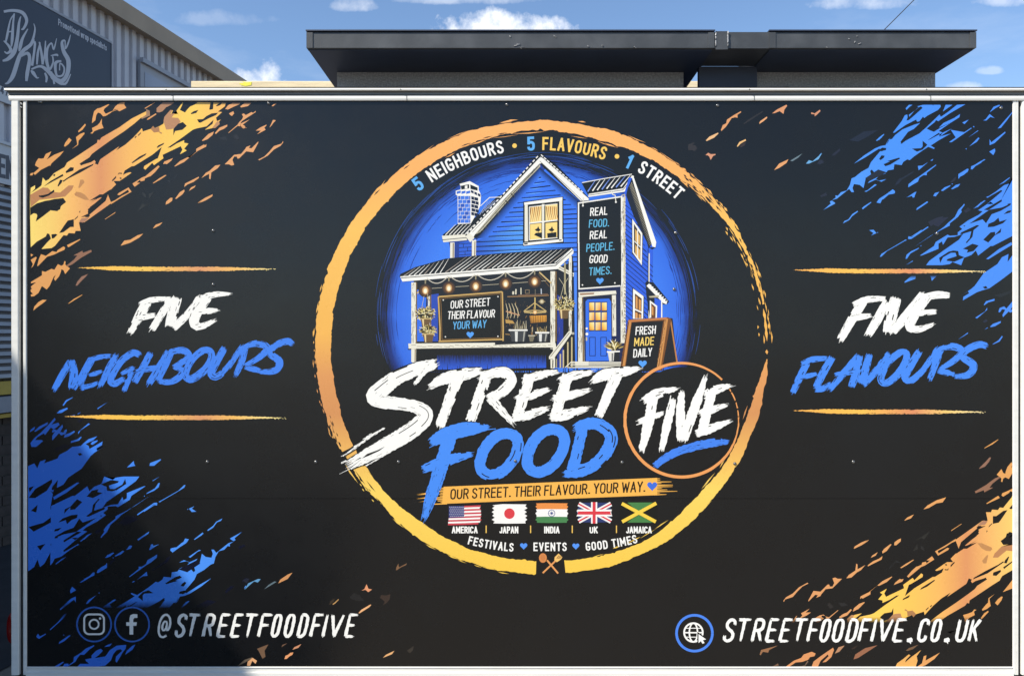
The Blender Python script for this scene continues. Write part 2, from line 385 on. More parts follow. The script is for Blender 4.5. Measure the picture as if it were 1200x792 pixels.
def hood(x0, x1, bx0, bx1):
    h = empty('roof_hood'); h.parent = TR; h.location = Vector(((x0+x1)/2, dep(DW), zs - .3)) - wpos(TR)
    y0, y1 = dep(DF), dep(DB) + .06
    mb = MB(); mb.prof([(y0+.004, zs), (y1, zs), (y1, zt-.004), (y0+.006, zt+.001), (y0, zt-.004), (y0, zs+.002)], x0, x1)
    mb.build('lid', M['hood_fascia'], h)
    mb = MB(); mb.box(x0+.003, x1-.003, y0+.012, y1-.005, zs-.003, zs-.0005); mb.build('soffit', M['hood_soffit'], h)
    mb = MB(); mb.box(bx0, bx1, dep(DW), dep(DB), zs-.33, zs-.0035); mb.build('wall', M['hood_wall'], h)
    # corner angle strips on the fascia
    for (a, b) in ((x0-.002, x0+.022), (x1-.022, x1+.002)):
        mb = MB(); mb.box(a, b, y0-.003, y0+.03, zs+.001, zt-.003); mb.build('corner_angle', M['hood_fascia'], h)
    mb = MB(); mb.box(x0-.004, x1+.004, y0-.006, y1+.004, zt+.0015, zt+.006); mb.build('lid_sheet', M['hood_soffit'], h)
    return h
h1 = hood(-.787, .775, (395-600)*DW/904, .716)
h2 = hood(.990, (1143-600)*DF/904, .9868, (1096-600)*DW/904)
# cover plate bridging the gap between the two lids, sealed with beads
mb = MB(); mb.box(.7755, .9895, dep(DF)+.001, dep(3.16), zs+.0005, zt-.001); mb.build('bridging_fascia', M['hood_fascia'], TR)
mb = MB(); mb.box((838.5-600)*DF/904, (852.5-600)*DF/904, dep(DF)-.005, dep(DF), zs-.006, zt); mb.build('joint_cover', M['hood_fascia'], TR)
mb = MB(); mb.box((818-600)*3.18/904, 1.004, dep(3.161), dep(3.19), zs-.34, zs+.0002); mb.build('joint_panel', M['hood_soffit'], TR)
M['sealant'] = simple('grey_sealant', (.35, .36, .38), .5, 0, .3, 60, .4, 200)
random.seed(3)
for px in (838.5, 852.5):
    pts = [((px-600)*DF/904 + random.uniform(-.0012, .0012), dep(DF)-.006, zs + (zt-zs)*k/9) for k in range(1, 10)]
    MB().tube(pts, .0022, 6).build('sealant_bead', M['sealant'], TR, True)
# little dried sealant blobs and scuffs on the front of the lids
mb = MB()
for (px, py) in ((597,43),(605,53),(603,55),(607,52),(995,46),(1003,44),(1000,50),(1007,51),(612,57),(650,43),(705,55),(690,54),(745,56),(968,56)):
    cx, cz = (px-600)*DF/904, CAMZ + (396-py)*DF/904
    pts = [(cx + random.uniform(-.009, .009), dep(DF)-.0015, cz + random.uniform(-.004, .004)) for _ in range(3)]
    MB().tube(pts, .0013, 5).build('sealant_smear', M['sealant'], TR, True)

# ---- timber on the roof
tb = empty('timber_plank', (X(560), dep(4.35), 2.74))
tag(tb, 'pale timber plank with yellow spray mark lying along the trailer roof', 'plank')
dT = 4.35
def Tx(px): return (px-600)*dT/904
def Tz(py): return CAMZ + (396-py)*dT/904
mb = MB(); mb.box(Tx(224), Tx(862), dep(dT), dep(dT)+.045, Tz(95.2)-.19, Tz(95.2), .003); mb.build('board', M['timber'], tb)
mb = MB(); i = 0
ym = [(280,98.0),(286,97.5),(284,95.6),(289,97),(295,96.3),(294.5,100.2),(288,101.3),(283,100.4)]
mb.v = [(Tx(a), dep(dT)-.0015, Tz(b)) for a, b in ym] + [(Tx(a), dep(dT)+.001, Tz(b)) for a, b in ym]
nn = len(ym); mb.f = [list(range(nn))] + [[k, (k+1) % nn, nn+(k+1) % nn, nn+k] for k in range(nn)]
mb.build('paint_mark', M['yellow_paint'], tb)

# ================================================================= INDUSTRIAL UNIT
BU = empty('industrial_unit', (-4.6, 4, 0))
tag(BU, 'blue grey ribbed metal industrial unit with tan fascia, signs and roller shutter behind the trailer', 'building')
KK = .736; WA = -6.465*KK
wd = Vector((.168, 1, 0)).normalized(); wn = Vector((wd.y, -wd.x, 0))      # along wall, outward normal (to the right)
W0 = Vector((WA, -CAMD, 0))                                          # wall point beside the camera (d = 0)
def wpt(d, out, z):            # point on wall plane at camera depth d, `out` metres proud, height z
    p = W0 + Vector((.168*d, d, 0)) + wn*out
    return (p.x, p.y, z)
def dpx(px): return -WA/((600-px)/904 + .168)        # depth where column px meets the wall
def zpx(px, py): return CAMZ + (396-py)*dpx(px)/904
def wbox(d0, d1, o0, o1, z0, z1, name, mat, parent=BU):
    v = [wpt(d, o, z) for z in (z0, z1) for d in (d0, d1) for o in (o0, o1)]
    f = [(0,2,3,1),(4,5,7,6),(0,1,5,4),(2,6,7,3),(0,4,6,2),(1,3,7,5)]
    return mesh_obj(name, v, [list(q) for q in f], mat, parent)
ZE = CAMZ + 4.1*KK - .21*KK       # underside of fascia
ZT = CAMZ + 4.1*KK
# ribbed cladding as one folded sheet
mb = MB(); prof = []; d = -4.0; pitch = .107
while d < 30:
    prof += [(d, .0), (d+.040, .0), (d+.046, .026), (d+.098, .026)]
    d += pitch
nP = len(prof)
mb.v = [wpt(a, o, 1.30) for a, o in prof] + [wpt(a, o, ZE) for a, o in prof]
mb.f = [[k, k+1, nP+k+1, nP+k] for k in range(nP-1)]
mb.build('cladding_sheet', M['cladding'], BU)
wbox(-4, 30, -.25, -.003, 0, ZE, 'wall_core', M['mortar'])
fa = wbox(-4, 30, -.1, .12, ZE, ZT, 'fascia', M['fascia'])
wbox(-4, 30, .112, .135, ZE-.02, ZE-.002, 'fascia_drip', M['fascia'])
# low pitched roof behind the fascia
v = [wpt(-4, -.1, ZT-.02), wpt(30, -.1, ZT-.02), wpt(30, -7, ZT+.25), wpt(-4, -7, ZT+.25)]
mesh_obj('roof_sheet', v + [(a, b, c-.08) for a, b, c in v], [[0,1,2,3],[7,6,5,4],[0,4,5,1],[2,6,7,3],[1,5,6,2],[0,3,7,4]], M['roofing'], BU)
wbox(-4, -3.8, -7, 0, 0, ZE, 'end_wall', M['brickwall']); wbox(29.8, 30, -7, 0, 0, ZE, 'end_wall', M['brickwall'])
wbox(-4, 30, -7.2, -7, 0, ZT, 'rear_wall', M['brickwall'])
# brick plinth in courses: real bricks where they show, mortar behind
wbox(-4, 30, -.003, .012, 0, 1.30, 'plinth_mortar', M['mortar'])
bm_ = None; zc = .0; row = 0
brick_me = None
for row in range(17):
    for q in range(9):
        d0 = 4.6 + q*.225 + (row % 2)*.1125
        z0 = .008 + row*.075
        if brick_me is None:
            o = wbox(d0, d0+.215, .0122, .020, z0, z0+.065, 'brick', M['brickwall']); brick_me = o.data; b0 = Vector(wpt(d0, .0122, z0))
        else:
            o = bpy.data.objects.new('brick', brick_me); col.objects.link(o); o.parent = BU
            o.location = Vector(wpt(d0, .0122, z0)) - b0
# signs ------------------------------------------------------------
sgn = wbox(3.2, dpx(124.5), .028, .050, zpx(0, 103), zpx(125, 52), 'sign_board', M['sign_navy'])
sgn['label'] = 'navy sign board with grey ornate lettering'
# frame line along its top and right side
wbox(3.2, dpx(124.5), .0505, .056, zpx(125, 52)-.002, zpx(125, 52)+.018, 'sign_edge', M['cladding2'])
wbox(dpx(124.5), dpx(125.6), .0225, .056, zpx(0, 103), zpx(125, 52)-.003, 'sign_edge', M['cladding2'])
wbox(3.2, dpx(124.5)-.05, .029, .048, zpx(5, 123), zpx(0, 103)-.002, 'number_board', M['sign_pale'])
ent = wbox(3.2, 7.6, .020, .045, zpx(5, 216), zpx(5, 170), 'entrance_board', M['sign_pale'])
wbox(3.2, 7.6, .0455, .060, zpx(5, 172), zpx(5, 168.4), 'board_edge', M['sign_pale'])
wbox(3.2, 7.6, .0455, .060, zpx(5, 218), zpx(5, 214.6), 'board_edge', M['sign_pale'])
# roller shutter slats
zsh0, zsh1 = zpx(5, 444), zpx(5, 220); nsl = 26
wbox(3.2, 7.6, .012, .03, zsh0, zsh1, 'shutter_back', M['sign_text'])
for k in range(nsl):
    z0 = zsh0 + (zsh1-zsh0)*k/nsl; z1 = zsh0 + (zsh1-zsh0)*(k+.72)/nsl
    v = [wpt(a, o, z) for a in (3.2, 7.6) for (o, z) in ((.031, z0), (.062, z0+.012), (.055, z1), (.031, z1))]
    mesh_obj('shutter_slat', v, [[0,1,5,4],[1,2,6,5],[2,3,7,6],[3,0,4,7],[0,3,2,1],[4,5,6,7]], M['shutter'], BU)
wbox(3.2, 7.6, .02, .09, zpx(5, 461), zpx(5, 446), 'shutter_sill', M['yellow_rail'])
o = wbox(3.2, 7.6, .02, .13, zpx(5, 481), zpx(5, 463), 'impact_rail', M['blue_grey'])
wbox(3.2, 7.6, .02, .10, zpx(5, 487.5), zpx(5, 483), 'impact_rail', M['yellow_rail'])
# window behind: frame and blind pane
d0, d1 = dpx(159), dpx(222); zw = zpx(161, 71)
wf = wbox(d0, d1, .020, .05, zw-1.3, zw, 'window_frame', M['cladding2'])
wbox(d0+.06, d1-.06, .0505, .054, zw-1.25, zw-.10, 'pane', M['glass'], BU)
wbox(d0-.01, d1+.01, .0505, .085, zw-.03, zw+.012, 'window_hood', M['cladding2'])
# overhead cable
cb = MB()
pts = []
for k in range(25):
    t = k/24; px = 950 + 190*t; py = 120 - 190*t + 6*t*(1-t); dd = 22 + 4*t
    pts.append(((px-600)*dd/904, dep(dd), CAMZ + (396-py)*dd/904))
# anchored on a slim pole behind the trailer, running up to a far higher point
cab = MB().tube(pts, .014, 6).build('overhead_cable', M['cable'], None, True, origin=pts[0])
tag(cab, 'thin black overhead cable crossing the sky above the right hood', 'cable')
# ================================================================= PRINT: flat vinyl inks laid on the panel
INK = vinyl('printed_inks', 'attr')
GOLD_STOPS = [(130,(255,182,105)),(200,(254,180,98)),(270,(252,196,92)),(390,(246,184,86)),(440,(226,156,92)),(485,(216,148,90)),(525,(238,180,96)),(575,(252,214,100)),(680,(248,202,76))]
GOLD_RING = vinyl('printed_gold_ring', 'ramp', GOLD_STOPS, 'y')
YEL, PEA, TAN = (255,214,96), (240,172,108), (222,150,104)
GOLD_TL = vinyl('printed_gold_splash', 'ramp', [(34,(255,224,120)),(62,(250,208,112)),(85,(250,190,108)),(118,(226,152,98)),(150,(248,186,98)),(185,(255,200,92)),(225,(255,212,92)),(262,(252,190,100)),(300,(240,168,112)),(340,(226,150,112))], 'x')
GOLD_TLO = vinyl('printed_copper_flecks', 'ramp', [(34,(228,164,98)),(90,(232,164,92)),(200,(230,164,102)),(300,(232,166,108)),(420,(226,158,104))], 'x')
FB = [(778,729,1168,763,7)]
GOLD_BR = vinyl('printed_gold_splash_low', 'ramp', [(1250-p, c) for p, c in reversed([(40,(255,222,116)),(62,(250,208,112)),(85,(250,190,108)),(118,(226,152,98)),(150,(248,186,98)),(185,(255,200,92)),(225,(255,212,92)),(262,(252,190,100)),(300,(240,168,112)),(340,(226,150,112))])], 'x', FB)
GOLD_BRO = vinyl('printed_copper_flecks_low', 'ramp', [(820,(222,156,100)),(950,(228,160,104)),(1050,(230,164,102)),(1160,(232,164,92)),(1216,(228,164,96))], 'x', FB + [(180,722,424,748,6)])
BLUE_TR = vinyl('printed_blue_splash', 'ramp', [(900,(96,164,250)),(1040,(74,146,246)),(1190,(72,140,246))], 'x', [(920,314,1140,323,4),(968,352,1105,398,8)])
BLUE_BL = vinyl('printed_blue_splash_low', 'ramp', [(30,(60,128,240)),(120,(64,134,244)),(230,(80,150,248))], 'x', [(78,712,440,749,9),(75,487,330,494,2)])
GOLD_LINE_L = vinyl('printed_gold_rule', 'ramp', [(60,(250,190,100)),(120,(252,196,84)),(170,(254,204,90)),(235,(226,156,104)),(275,(246,190,100)),(330,(255,238,160))], 'x')
GOLD_LINE_R = vinyl('printed_gold_rule_right', 'ramp', [(920,(250,180,90)),(980,(252,190,84)),(1010,(254,196,88)),(1070,(226,146,100)),(1110,(250,206,120)),(1160,(255,238,180))], 'x')
WHITE, BLUE, SKYB, GOLD, ORANGE = (252,251,246), (66,138,246), (98,176,240), (250,206,96), (238,158,88)
HBLUE = (54,112,232)
INK_BR = vinyl('printed_inks_low_right', 'attr', fades=FB)
INK_BL = vinyl('printed_inks_low_left', 'attr', fades=[(78,712,440,749,9)])
LAYER = [0.0003]
def inkcol(c):
    if c == 'K': return KBLACK
    return [v*PRINT_GAIN for v in lin(c)]
def clampx(x): return min(1186.6, max(32.6, x))
def clampy(y): return min(780.4, max(118.6, y))
import numpy as np
BB = np.zeros((20000, 5)); NBB = [0]; STEP = 3.5e-6; BASEY = 6e-5
def stack(pts):
    """height of the next ink film: one film above whatever already lies under its bounding box"""
    xs = [q[0] for q in pts]; ys = [q[1] for q in pts]
    x0, x1, y0, y1 = min(xs), max(xs), min(ys), max(ys); n = NBB[0]; B = BB[:n]
    m = (B[:, 0] < x1) & (B[:, 1] > x0) & (B[:, 2] < y1) & (B[:, 3] > y0)
    h = (B[m, 4].max() if m.any() else BASEY) + STEP
    BB[n] = (x0, x1, y0, y1, h); NBB[0] += 1
    return h
class Draw:
    """collects flat coloured shapes in photo px; every op lies a hair above the one before"""
    def __init__(s, name, label=None, mat=None, step=5.0e-6, gap=1.5e-5):
        s.v = []; s.f = []; s.c = []; s.name = name; s.label = label; s.mat = mat or INK; s.step = step; s.y = LAYER[0] + gap
    def up(s, k=1): s.y += s.step*k
    def raw(s, pts, faces, c, up=True):
        hh = stack(pts); i = len(s.v); s.v += [(X(clampx(x)), -hh, Z(clampy(y))) for x, y in pts]
        cc = [inkcol(k) for k in c] if isinstance(c, list) else None
        one = None if cc else inkcol(c)
        for f in faces:
            s.f.append([i+k for k in f])
            for k in f: s.c.append(cc[k] if cc else one)
        if up: s.up()
    def poly(s, pts, c='K'):
        if isinstance(pts, str): pts = P(pts)
        a = sum(pts[k][0]*pts[(k+1) % len(pts)][1] - pts[(k+1) % len(pts)][0]*pts[k][1] for k in range(len(pts)))
        if a > 0: pts = pts[::-1]
        tr = geometry.tessellate_polygon([[Vector((x, y, 0)) for x, y in pts]])
        fs = []
        for t in tr:
            (ax, ay), (bx, by), (cx, cy) = pts[t[0]], pts[t[1]], pts[t[2]]
            ar = (bx-ax)*(cy-ay) - (cx-ax)*(by-ay)
            if abs(ar) < 1e-6: continue
            fs.append(tuple(t) if ar < 0 else (t[0], t[2], t[1]))
        s.raw(pts, fs, c)
    def lines(s, segs, w, c):
        """many separate strokes of width w (no joins needed)"""
        for g in segs:
            if isinstance(g, str): g = P(g)
            s.ribbon(g, w, c)
    def ribbon(s, pts, w, c):
        if isinstance(pts, str): pts = P(pts)
        L, Rr = offs(pts, w)
        n = len(pts)
        s.raw(L + Rr, [(k, k+1, n+k+1, n+k) for k in range(n-1)], c)
    def union(s, polys, c):
        vs, fs = union(polys)
        s.raw(vs, fs, c)
    def disc(s, x, y, r, c, c2=None, n=20, ry=None):
        ry = ry or r
        pts = [(x, y)] + [(x+r*math.cos(2*math.pi*k/n), y-ry*math.sin(2*math.pi*k/n)) for k in range(n)]
        s.raw(pts, [(0, 1+k, 1+(k+1) % n) for k in range(n)], [c] + [c2 if c2 else c]*n)
    def grad(s, p4, c4): s.raw(p4, [(0, 1, 2, 3)], c4)
    def done(s, parent=None):
        o = mesh_obj(s.name, s.v, s.f, s.mat, parent or PANEL, origin=(0, 0, 0))
        at = o.data.color_attributes.new('ink', 'FLOAT_COLOR', 'CORNER')
        flat = []
        for q in s.c: flat += [*q, 1.0]
        at.data.foreach_set('color', flat)
        if s.label: o['label'] = s.label
        if s.name in ('fleck_print', 'facet_print', 'dry_brush_streaks', 'ring_streaks'): o['kind'] = 'stuff'
        LAYER[0] = max(LAYER[0], s.y)
        return o
def offs(pts, w):
    n = len(pts); L = []; Q = []
    for k, (x, y) in enumerate(pts):
        ww = (w[k] if isinstance(w, (list, tuple)) else w) / 2
        ax, ay = pts[max(k-1, 0)]; bx, by = pts[min(k+1, n-1)]
        d1 = (x-ax, y-ay); d2 = (bx-x, by-y)
        def nz(d):
            l = math.hypot(*d); return (d[0]/l, d[1]/l) if l > 1e-9 else None
        u1 = nz(d1); u2 = nz(d2); u1 = u1 or u2 or (1, 0); u2 = u2 or u1
        t = nz((u1[0]+u2[0], u1[1]+u2[1])) or u1
        cs = max(.55, t[0]*u1[0] + t[1]*u1[1])
        nx, ny = -t[1]*ww/cs, t[0]*ww/cs
        L.append((x-nx, y-ny)); Q.append((x+nx, y+ny))
    return L, Q
def union(polys):
    vs = []; fs = []
    tris = []
    for p in polys:
        if len(p) == 4: tris += [[p[0], p[1], p[2]], [p[0], p[2], p[3]]]
        else: tris.append(p)
    for p in tris:
        a = sum(p[k][0]*p[(k+1) % len(p)][1] - p[(k+1) % len(p)][0]*p[k][1] for k in range(len(p)))
        if abs(a) < 1e-4: continue
        if a < 0: p = p[::-1]
        i = len(vs); vs += [Vector((x, y)) for x, y in p]; fs.append([i+k for k in range(len(p))])
    best = None
    for eps in (1e-4, 1e-6, 1e-5):
        r = geometry.delaunay_2d_cdt(vs, [], fs, 0, eps, True)
        out = []; area = 0.
        for t, ids in zip(r[2], r[5]):
            if not ids: continue
            (ax, ay), (bx, by), (cx, cy) = r[0][t[0]], r[0][t[1]], r[0][t[2]]
            ar = (bx-ax)*(cy-ay) - (cx-ax)*(by-ay); area += abs(ar)
            out.append(tuple(t) if ar < 0 else tuple(reversed(t)))
        if best is None or area < best[0] - 1e-3: best = (area, [(v[0], v[1]) for v in r[0]], out)
    return best[1], best[2]
def smooth(pts, sub=6):
    """Catmull-Rom through (x, y, w) tuples"""
    if len(pts) < 3: sub = max(sub, 6)
    n = len(pts); o = []
    closed = math.hypot(pts[0][0]-pts[-1][0], pts[0][1]-pts[-1][1]) < 1e-6
    for k in range(n-1):
        p1, p2 = pts[k], pts[k+1]
        p0 = pts[k-1] if k > 0 else (pts[-2] if closed else p1)
        p3 = pts[k+2] if k+2 < n else (pts[1] if closed else p2)
        for j in range(sub):
            t = j/sub
            o.append(tuple(.5*((2*b) + (-a+c)*t + (2*a-5*b+4*c-d)*t*t + (-a+3*b-3*c+d)*t**3) for a, b, c, d in zip(p0, p1, p2, p3)))
    o.append(pts[-1]); return o
def along(pts, step):
    """resample polyline of (x,y,w) evenly"""
    d = [0]
    for a, b in zip(pts, pts[1:]): d.append(d[-1] + math.hypot(b[0]-a[0], b[1]-a[1]))
    L = d[-1]; n = max(2, int(round(L/step))); o = []; k = 0
    for i in range(n+1):
        t = L*i/n
        while k < len(d)-2 and d[k+1] < t: k += 1
        f = (t-d[k])/max(1e-9, d[k+1]-d[k]); f = min(1, max(0, f))
        o.append(tuple(a+(b-a)*f for a, b in zip(pts[k], pts[k+1])))
    return o, L
def quads(L, Q): return [[L[k], L[k+1], Q[k+1], Q[k]] for k in range(len(L)-1)]
def brush(pts, bristles=7, rag=(3, 3), jag=.5, drop=.15, curve=True, step=2.2, rng=random):
    """dry brush stroke: parallel bristle ribbons with their own ends; returns polygons"""
    sp = smooth(pts) if curve and len(pts) > 2 else [tuple(p) for p in pts]
    sp, L = along(sp, step)
    n = len(sp); polys = []
    nrm = []
    for k in range(n):
        a = sp[max(0, k-1)]; b = sp[min(n-1, k+1)]; l = math.hypot(b[0]-a[0], b[1]-a[1]) or 1
        nrm.append((-(b[1]-a[1])/l, (b[0]-a[0])/l))
    t0d = ((sp[1][0]-sp[0][0]), (sp[1][1]-sp[0][1])); l0 = math.hypot(*t0d) or 1; t0d = (t0d[0]/l0, t0d[1]/l0)
    t1d = ((sp[-1][0]-sp[-2][0]), (sp[-1][1]-sp[-2][1])); l1 = math.hypot(*t1d) or 1; t1d = (t1d[0]/l1, t1d[1]/l1)
    closed = math.hypot(sp[0][0]-sp[-1][0], sp[0][1]-sp[-1][1]) < 1e-6
    for b in range(bristles):
        u = ((b+.5)/bristles - .5)
        edge = abs(u)*2
        e0 = 0 if closed else rng.uniform(-.5, 1)*rag[0]*(1 if b % 2 else .3); e1 = 0 if closed else rng.uniform(-.5, 1)*rag[1]*(1 if b % 2 else .3)
        # dropouts near the stroke edges
        gaps = []
        if rng.random() < drop*(.3+edge):
            g0 = rng.uniform(.1, .85); gaps.append((g0, g0 + rng.uniform(.03, .12)))
        L1 = []; Q1 = []; seg = []
        for k, (x, y, w) in enumerate(sp):
            t = k/(n-1)
            hw = w/bristles*.5*1.22
            jl = jr = 0
            if b == 0: jl = rng.uniform(-.2, 1)*jag
            if b == bristles-1: jr = rng.uniform(-.2, 1)*jag
            if closed and k in (0, n-1): jl = jr = 0
            c = u*w; nx, ny = nrm[k]
            if closed and k in (0, n-1):
                nx, ny = nrm[1]
            ox = oy = 0
            f = 1.0
            if not closed:
                if k == 0: ox, oy = -t0d[0]*e0, -t0d[1]*e0; f = .35
                if k == n-1: ox, oy = t1d[0]*e1, t1d[1]*e1; f = .3
            bx, by = x+nx*c+ox, y+ny*c+oy
            pl = (bx-nx*(hw*f+jl), by-ny*(hw*f+jl)); pq = (bx+nx*(hw*f+jr), by+ny*(hw*f+jr))
            if any(a < t < bb for a, bb in gaps):
                if len(L1) > 1: seg.append((L1, Q1))
                L1 = []; Q1 = []
            else: L1.append(pl); Q1.append(pq)
        if len(L1) > 1: seg.append((L1, Q1))
        for a, q in seg: polys += quads(a, q)
    return polys
# crop transforms used while tracing: letter -> (x0, y0, scale)
CR = dict(a=(30,115,9.9), b=(130,115,9.9), c=(230,115,9.9), d=(30,185,9.9), e=(130,185,9.9), f=(230,165,9.9), g=(30,255,9.9), h=(30,315,9.9),
          A=(1030,115,10.56), B=(1100,115,10.56), C=(960,160,10.56), D=(1050,180,10.56), E=(1120,180,13.2), F=(960,225,8.8), G=(1060,230,7.543), H=(1060,300,7.543),
          U=(510,170,7.543), W=(590,220,10.56), J=(670,195,8.8), Y=(725,240,10.56), K=(460,280,7.543), L=(580,285,9.655), M=(580,345,8.609), N=(670,330,7.543),
          S=(400,410,6.6), T=(540,420,5.4545), O=(485,480,4.8), V=(725,415,5.28), p=(55,335,5.867), q=(195,335,5.865), r=(920,335,5.865), s=(1030,335,5.867),
          x=(0,0,1), y=(790,110,2.927), z=(20,100,2.828), o=(0,0,7.2), m=(470,150,10), i=(240,650,4.2857), j=(30,470,8.8), k=(0,480,2.538), l=(30,742,7.5), n=(870,735,4.8), w=(395,490,11.3125), u=(780,115,8.8), v=(360,640,8.8))
def P(s):
    o = []; cr = 'x'
    for tok in s.split():
        if tok[0].isalpha(): cr = tok[0]; tok = tok[1:]
        if not tok: continue
        v = [float(k) for k in tok.split(',')]; x0, y0, sc = CR[cr]
        o.append((x0+v[0]/sc, y0+v[1]/sc, *v[2:]))
    return o

# ---------------- stroke font (height 1, y up)
G = {
'A': (.56, ["0,0 .28,1", ".28,1 .56,0", ".1,.32 .46,.32"]), 'B': (.52, ["0,0 0,1", "~0,1 .28,1 .45,.88 .44,.64 .24,.53 0,.53", "~0,.53 .28,.53 .52,.42 .5,.12 .28,0 0,0"]),
'C': (.5, ["~.5,.74 .47,.92 .26,1 .05,.9 0,.66 0,.34 .05,.1 .26,0 .47,.08 .5,.26"]), 'D': (.52, ["0,0 0,1", "~0,1 .28,1 .47,.88 .52,.66 .52,.34 .47,.12 .28,0 0,0"]),
'E': (.46, ["0,0 0,1", "0,1 .46,1", "0,.52 .4,.52", "0,0 .46,0"]), 'F': (.45, ["0,0 0,1", "0,1 .45,1", "0,.52 .38,.52"]),
'G': (.52, ["~.51,.76 .47,.92 .27,1 .05,.9 0,.66 0,.34 .05,.1 .27,0 .47,.08 .52,.26 .52,.46", ".52,.46 .3,.46"]), 'H': (.52, ["0,0 0,1", ".52,0 .52,1", "0,.52 .52,.52"]),
'I': (.0, ["0,0 0,1"]), 'J': (.4, ["~.4,1 .4,.5 .4,.25 .34,.06 .18,0 .04,.06 0,.24"]), 'K': (.54, ["0,0 0,1", ".52,1 .02,.42", ".16,.58 .54,0"]), 'L': (.42, ["0,0 0,1", "0,0 .42,0"]),
'M': (.66, ["0,0 0,1", "0,1 .33,.3", ".33,.3 .66,1", ".66,1 .66,0"]), 'N': (.54, ["0,0 0,1", "0,1 .54,0", ".54,0 .54,1"]),
'O': (.52, ["~.26,1 .47,.9 .52,.66 .52,.34 .47,.1 .26,0 .05,.1 0,.34 0,.66 .05,.9 .26,1"]), 'P': (.5, ["0,0 0,1", "~0,1 .28,1 .48,.9 .48,.58 .28,.47 0,.47"]),
'R': (.52, ["0,0 0,1", "~0,1 .28,1 .47,.9 .47,.6 .28,.5 0,.5", ".26,.5 .52,0"]), 'S': (.48, ["~.46,.76 .43,.92 .24,1 .04,.9 .02,.7 .16,.56 .34,.46 .48,.3 .45,.1 .24,0 .04,.08 0,.26"]),
'T': (.5, ["0,1 .5,1", ".25,1 .25,0"]), 'U': (.52, ["~0,1 0,.34 .05,.1 .26,0 .47,.1 .52,.34 .52,1"]), 'V': (.54, ["0,1 .27,0", ".27,0 .54,1"]), 'W': (.8, ["0,1 .2,0", ".2,0 .4,.85", ".4,.85 .6,0", ".6,0 .8,1"]),
'Y': (.52, ["0,1 .26,.46", ".52,1 .26,.46", ".26,.46 .26,0"]), '.': (.06, [".0,.03 .06,.03"]), '5': (.46, [".44,1 .05,1", ".05,1 .03,.55", "~.03,.55 .24,.63 .44,.5 .46,.26 .4,.07 .22,0 .04,.07 0,.24"]),
'1': (.2, [".18,1 .18,0", ".18,1 0,.8"]), '4': (.5, [".36,1 0,.3", "0,.3 .5,.3", ".36,1 .36,0"]), '7': (.46, ["0,1 .46,1", ".46,1 .14,0"]), '8': (.48, ["~.24,1 .42,.9 .42,.62 .24,.53 .06,.62 .06,.9 .24,1", "~.24,.53 .46,.4 .46,.12 .24,0 .02,.12 .02,.4 .24,.53"]),
'0': (.48, ["~.24,1 .44,.88 .48,.6 .48,.4 .44,.12 .24,0 .04,.12 0,.4 0,.6 .04,.88 .24,1"]),
'@': (.8, ["~.56,.3 .54,.62 .4,.7 .27,.6 .24,.4 .32,.28 .45,.3 .54,.42", "~.56,.3 .68,.3 .78,.5 .74,.8 .5,1 .2,.94 .03,.7 .0,.36 .12,.06 .38,-.04 .62,.04"]),
'r': (.3, ["0,0 0,.66", "~0,.46 .1,.64 .3,.66"]), 'o': (.4, ["~.2,.68 .38,.55 .38,.13 .2,0 .02,.13 .02,.55 .2,.68"]), 'm': (.62, ["0,0 0,.66", "~0,.5 .14,.68 .3,.5 .31,0", "~.31,.5 .46,.68 .61,.5 .62,0"]),
't': (.26, [".1,.9 .1,0", "0,.66 .26,.66"]), 'i': (.0, ["0,0 0,.66", "0,.84 0,.92"]), 'n': (.38, ["0,0 0,.66", "~0,.5 .18,.68 .37,.5 .38,0"]), 'a': (.38, ["~.36,.5 .2,.68 .02,.5 .02,.15 .18,0 .36,.16", ".38,.66 .38,0"]),
'l': (.0, ["0,0 0,1"]), 'w': (.56, ["0,.66 .14,0", ".14,0 .28,.6", ".28,.6 .42,0", ".42,0 .56,.66"]), 'p': (.38, ["0,-.28 0,.66", "~0,.5 .18,.68 .37,.5 .37,.15 .18,0 0,.15"]),
's': (.34, ["~.33,.55 .18,.67 .03,.55 .1,.4 .3,.25 .3,.07 .16,0 .0,.12"]), 'e': (.38, [".02,.35 .37,.35", "~.37,.35 .34,.6 .19,.68 .04,.55 .02,.2 .16,0 .36,.1"]), 'c': (.36, ["~.35,.52 .2,.68 .03,.5 .03,.16 .2,0 .35,.14"]),
}
def glyph_strokes(ch):
    w, st = G[ch]; o = []
    for q in st:
        sm = q[0] == '~'
        pts = [tuple(float(k) for k in t.split(',')) for t in q.lstrip('~').split()]
        if sm: pts = [(a, b) for a, b, _ in smooth([(a, b, 0) for a, b in pts], 4)]
        o.append(pts)
    return w, o
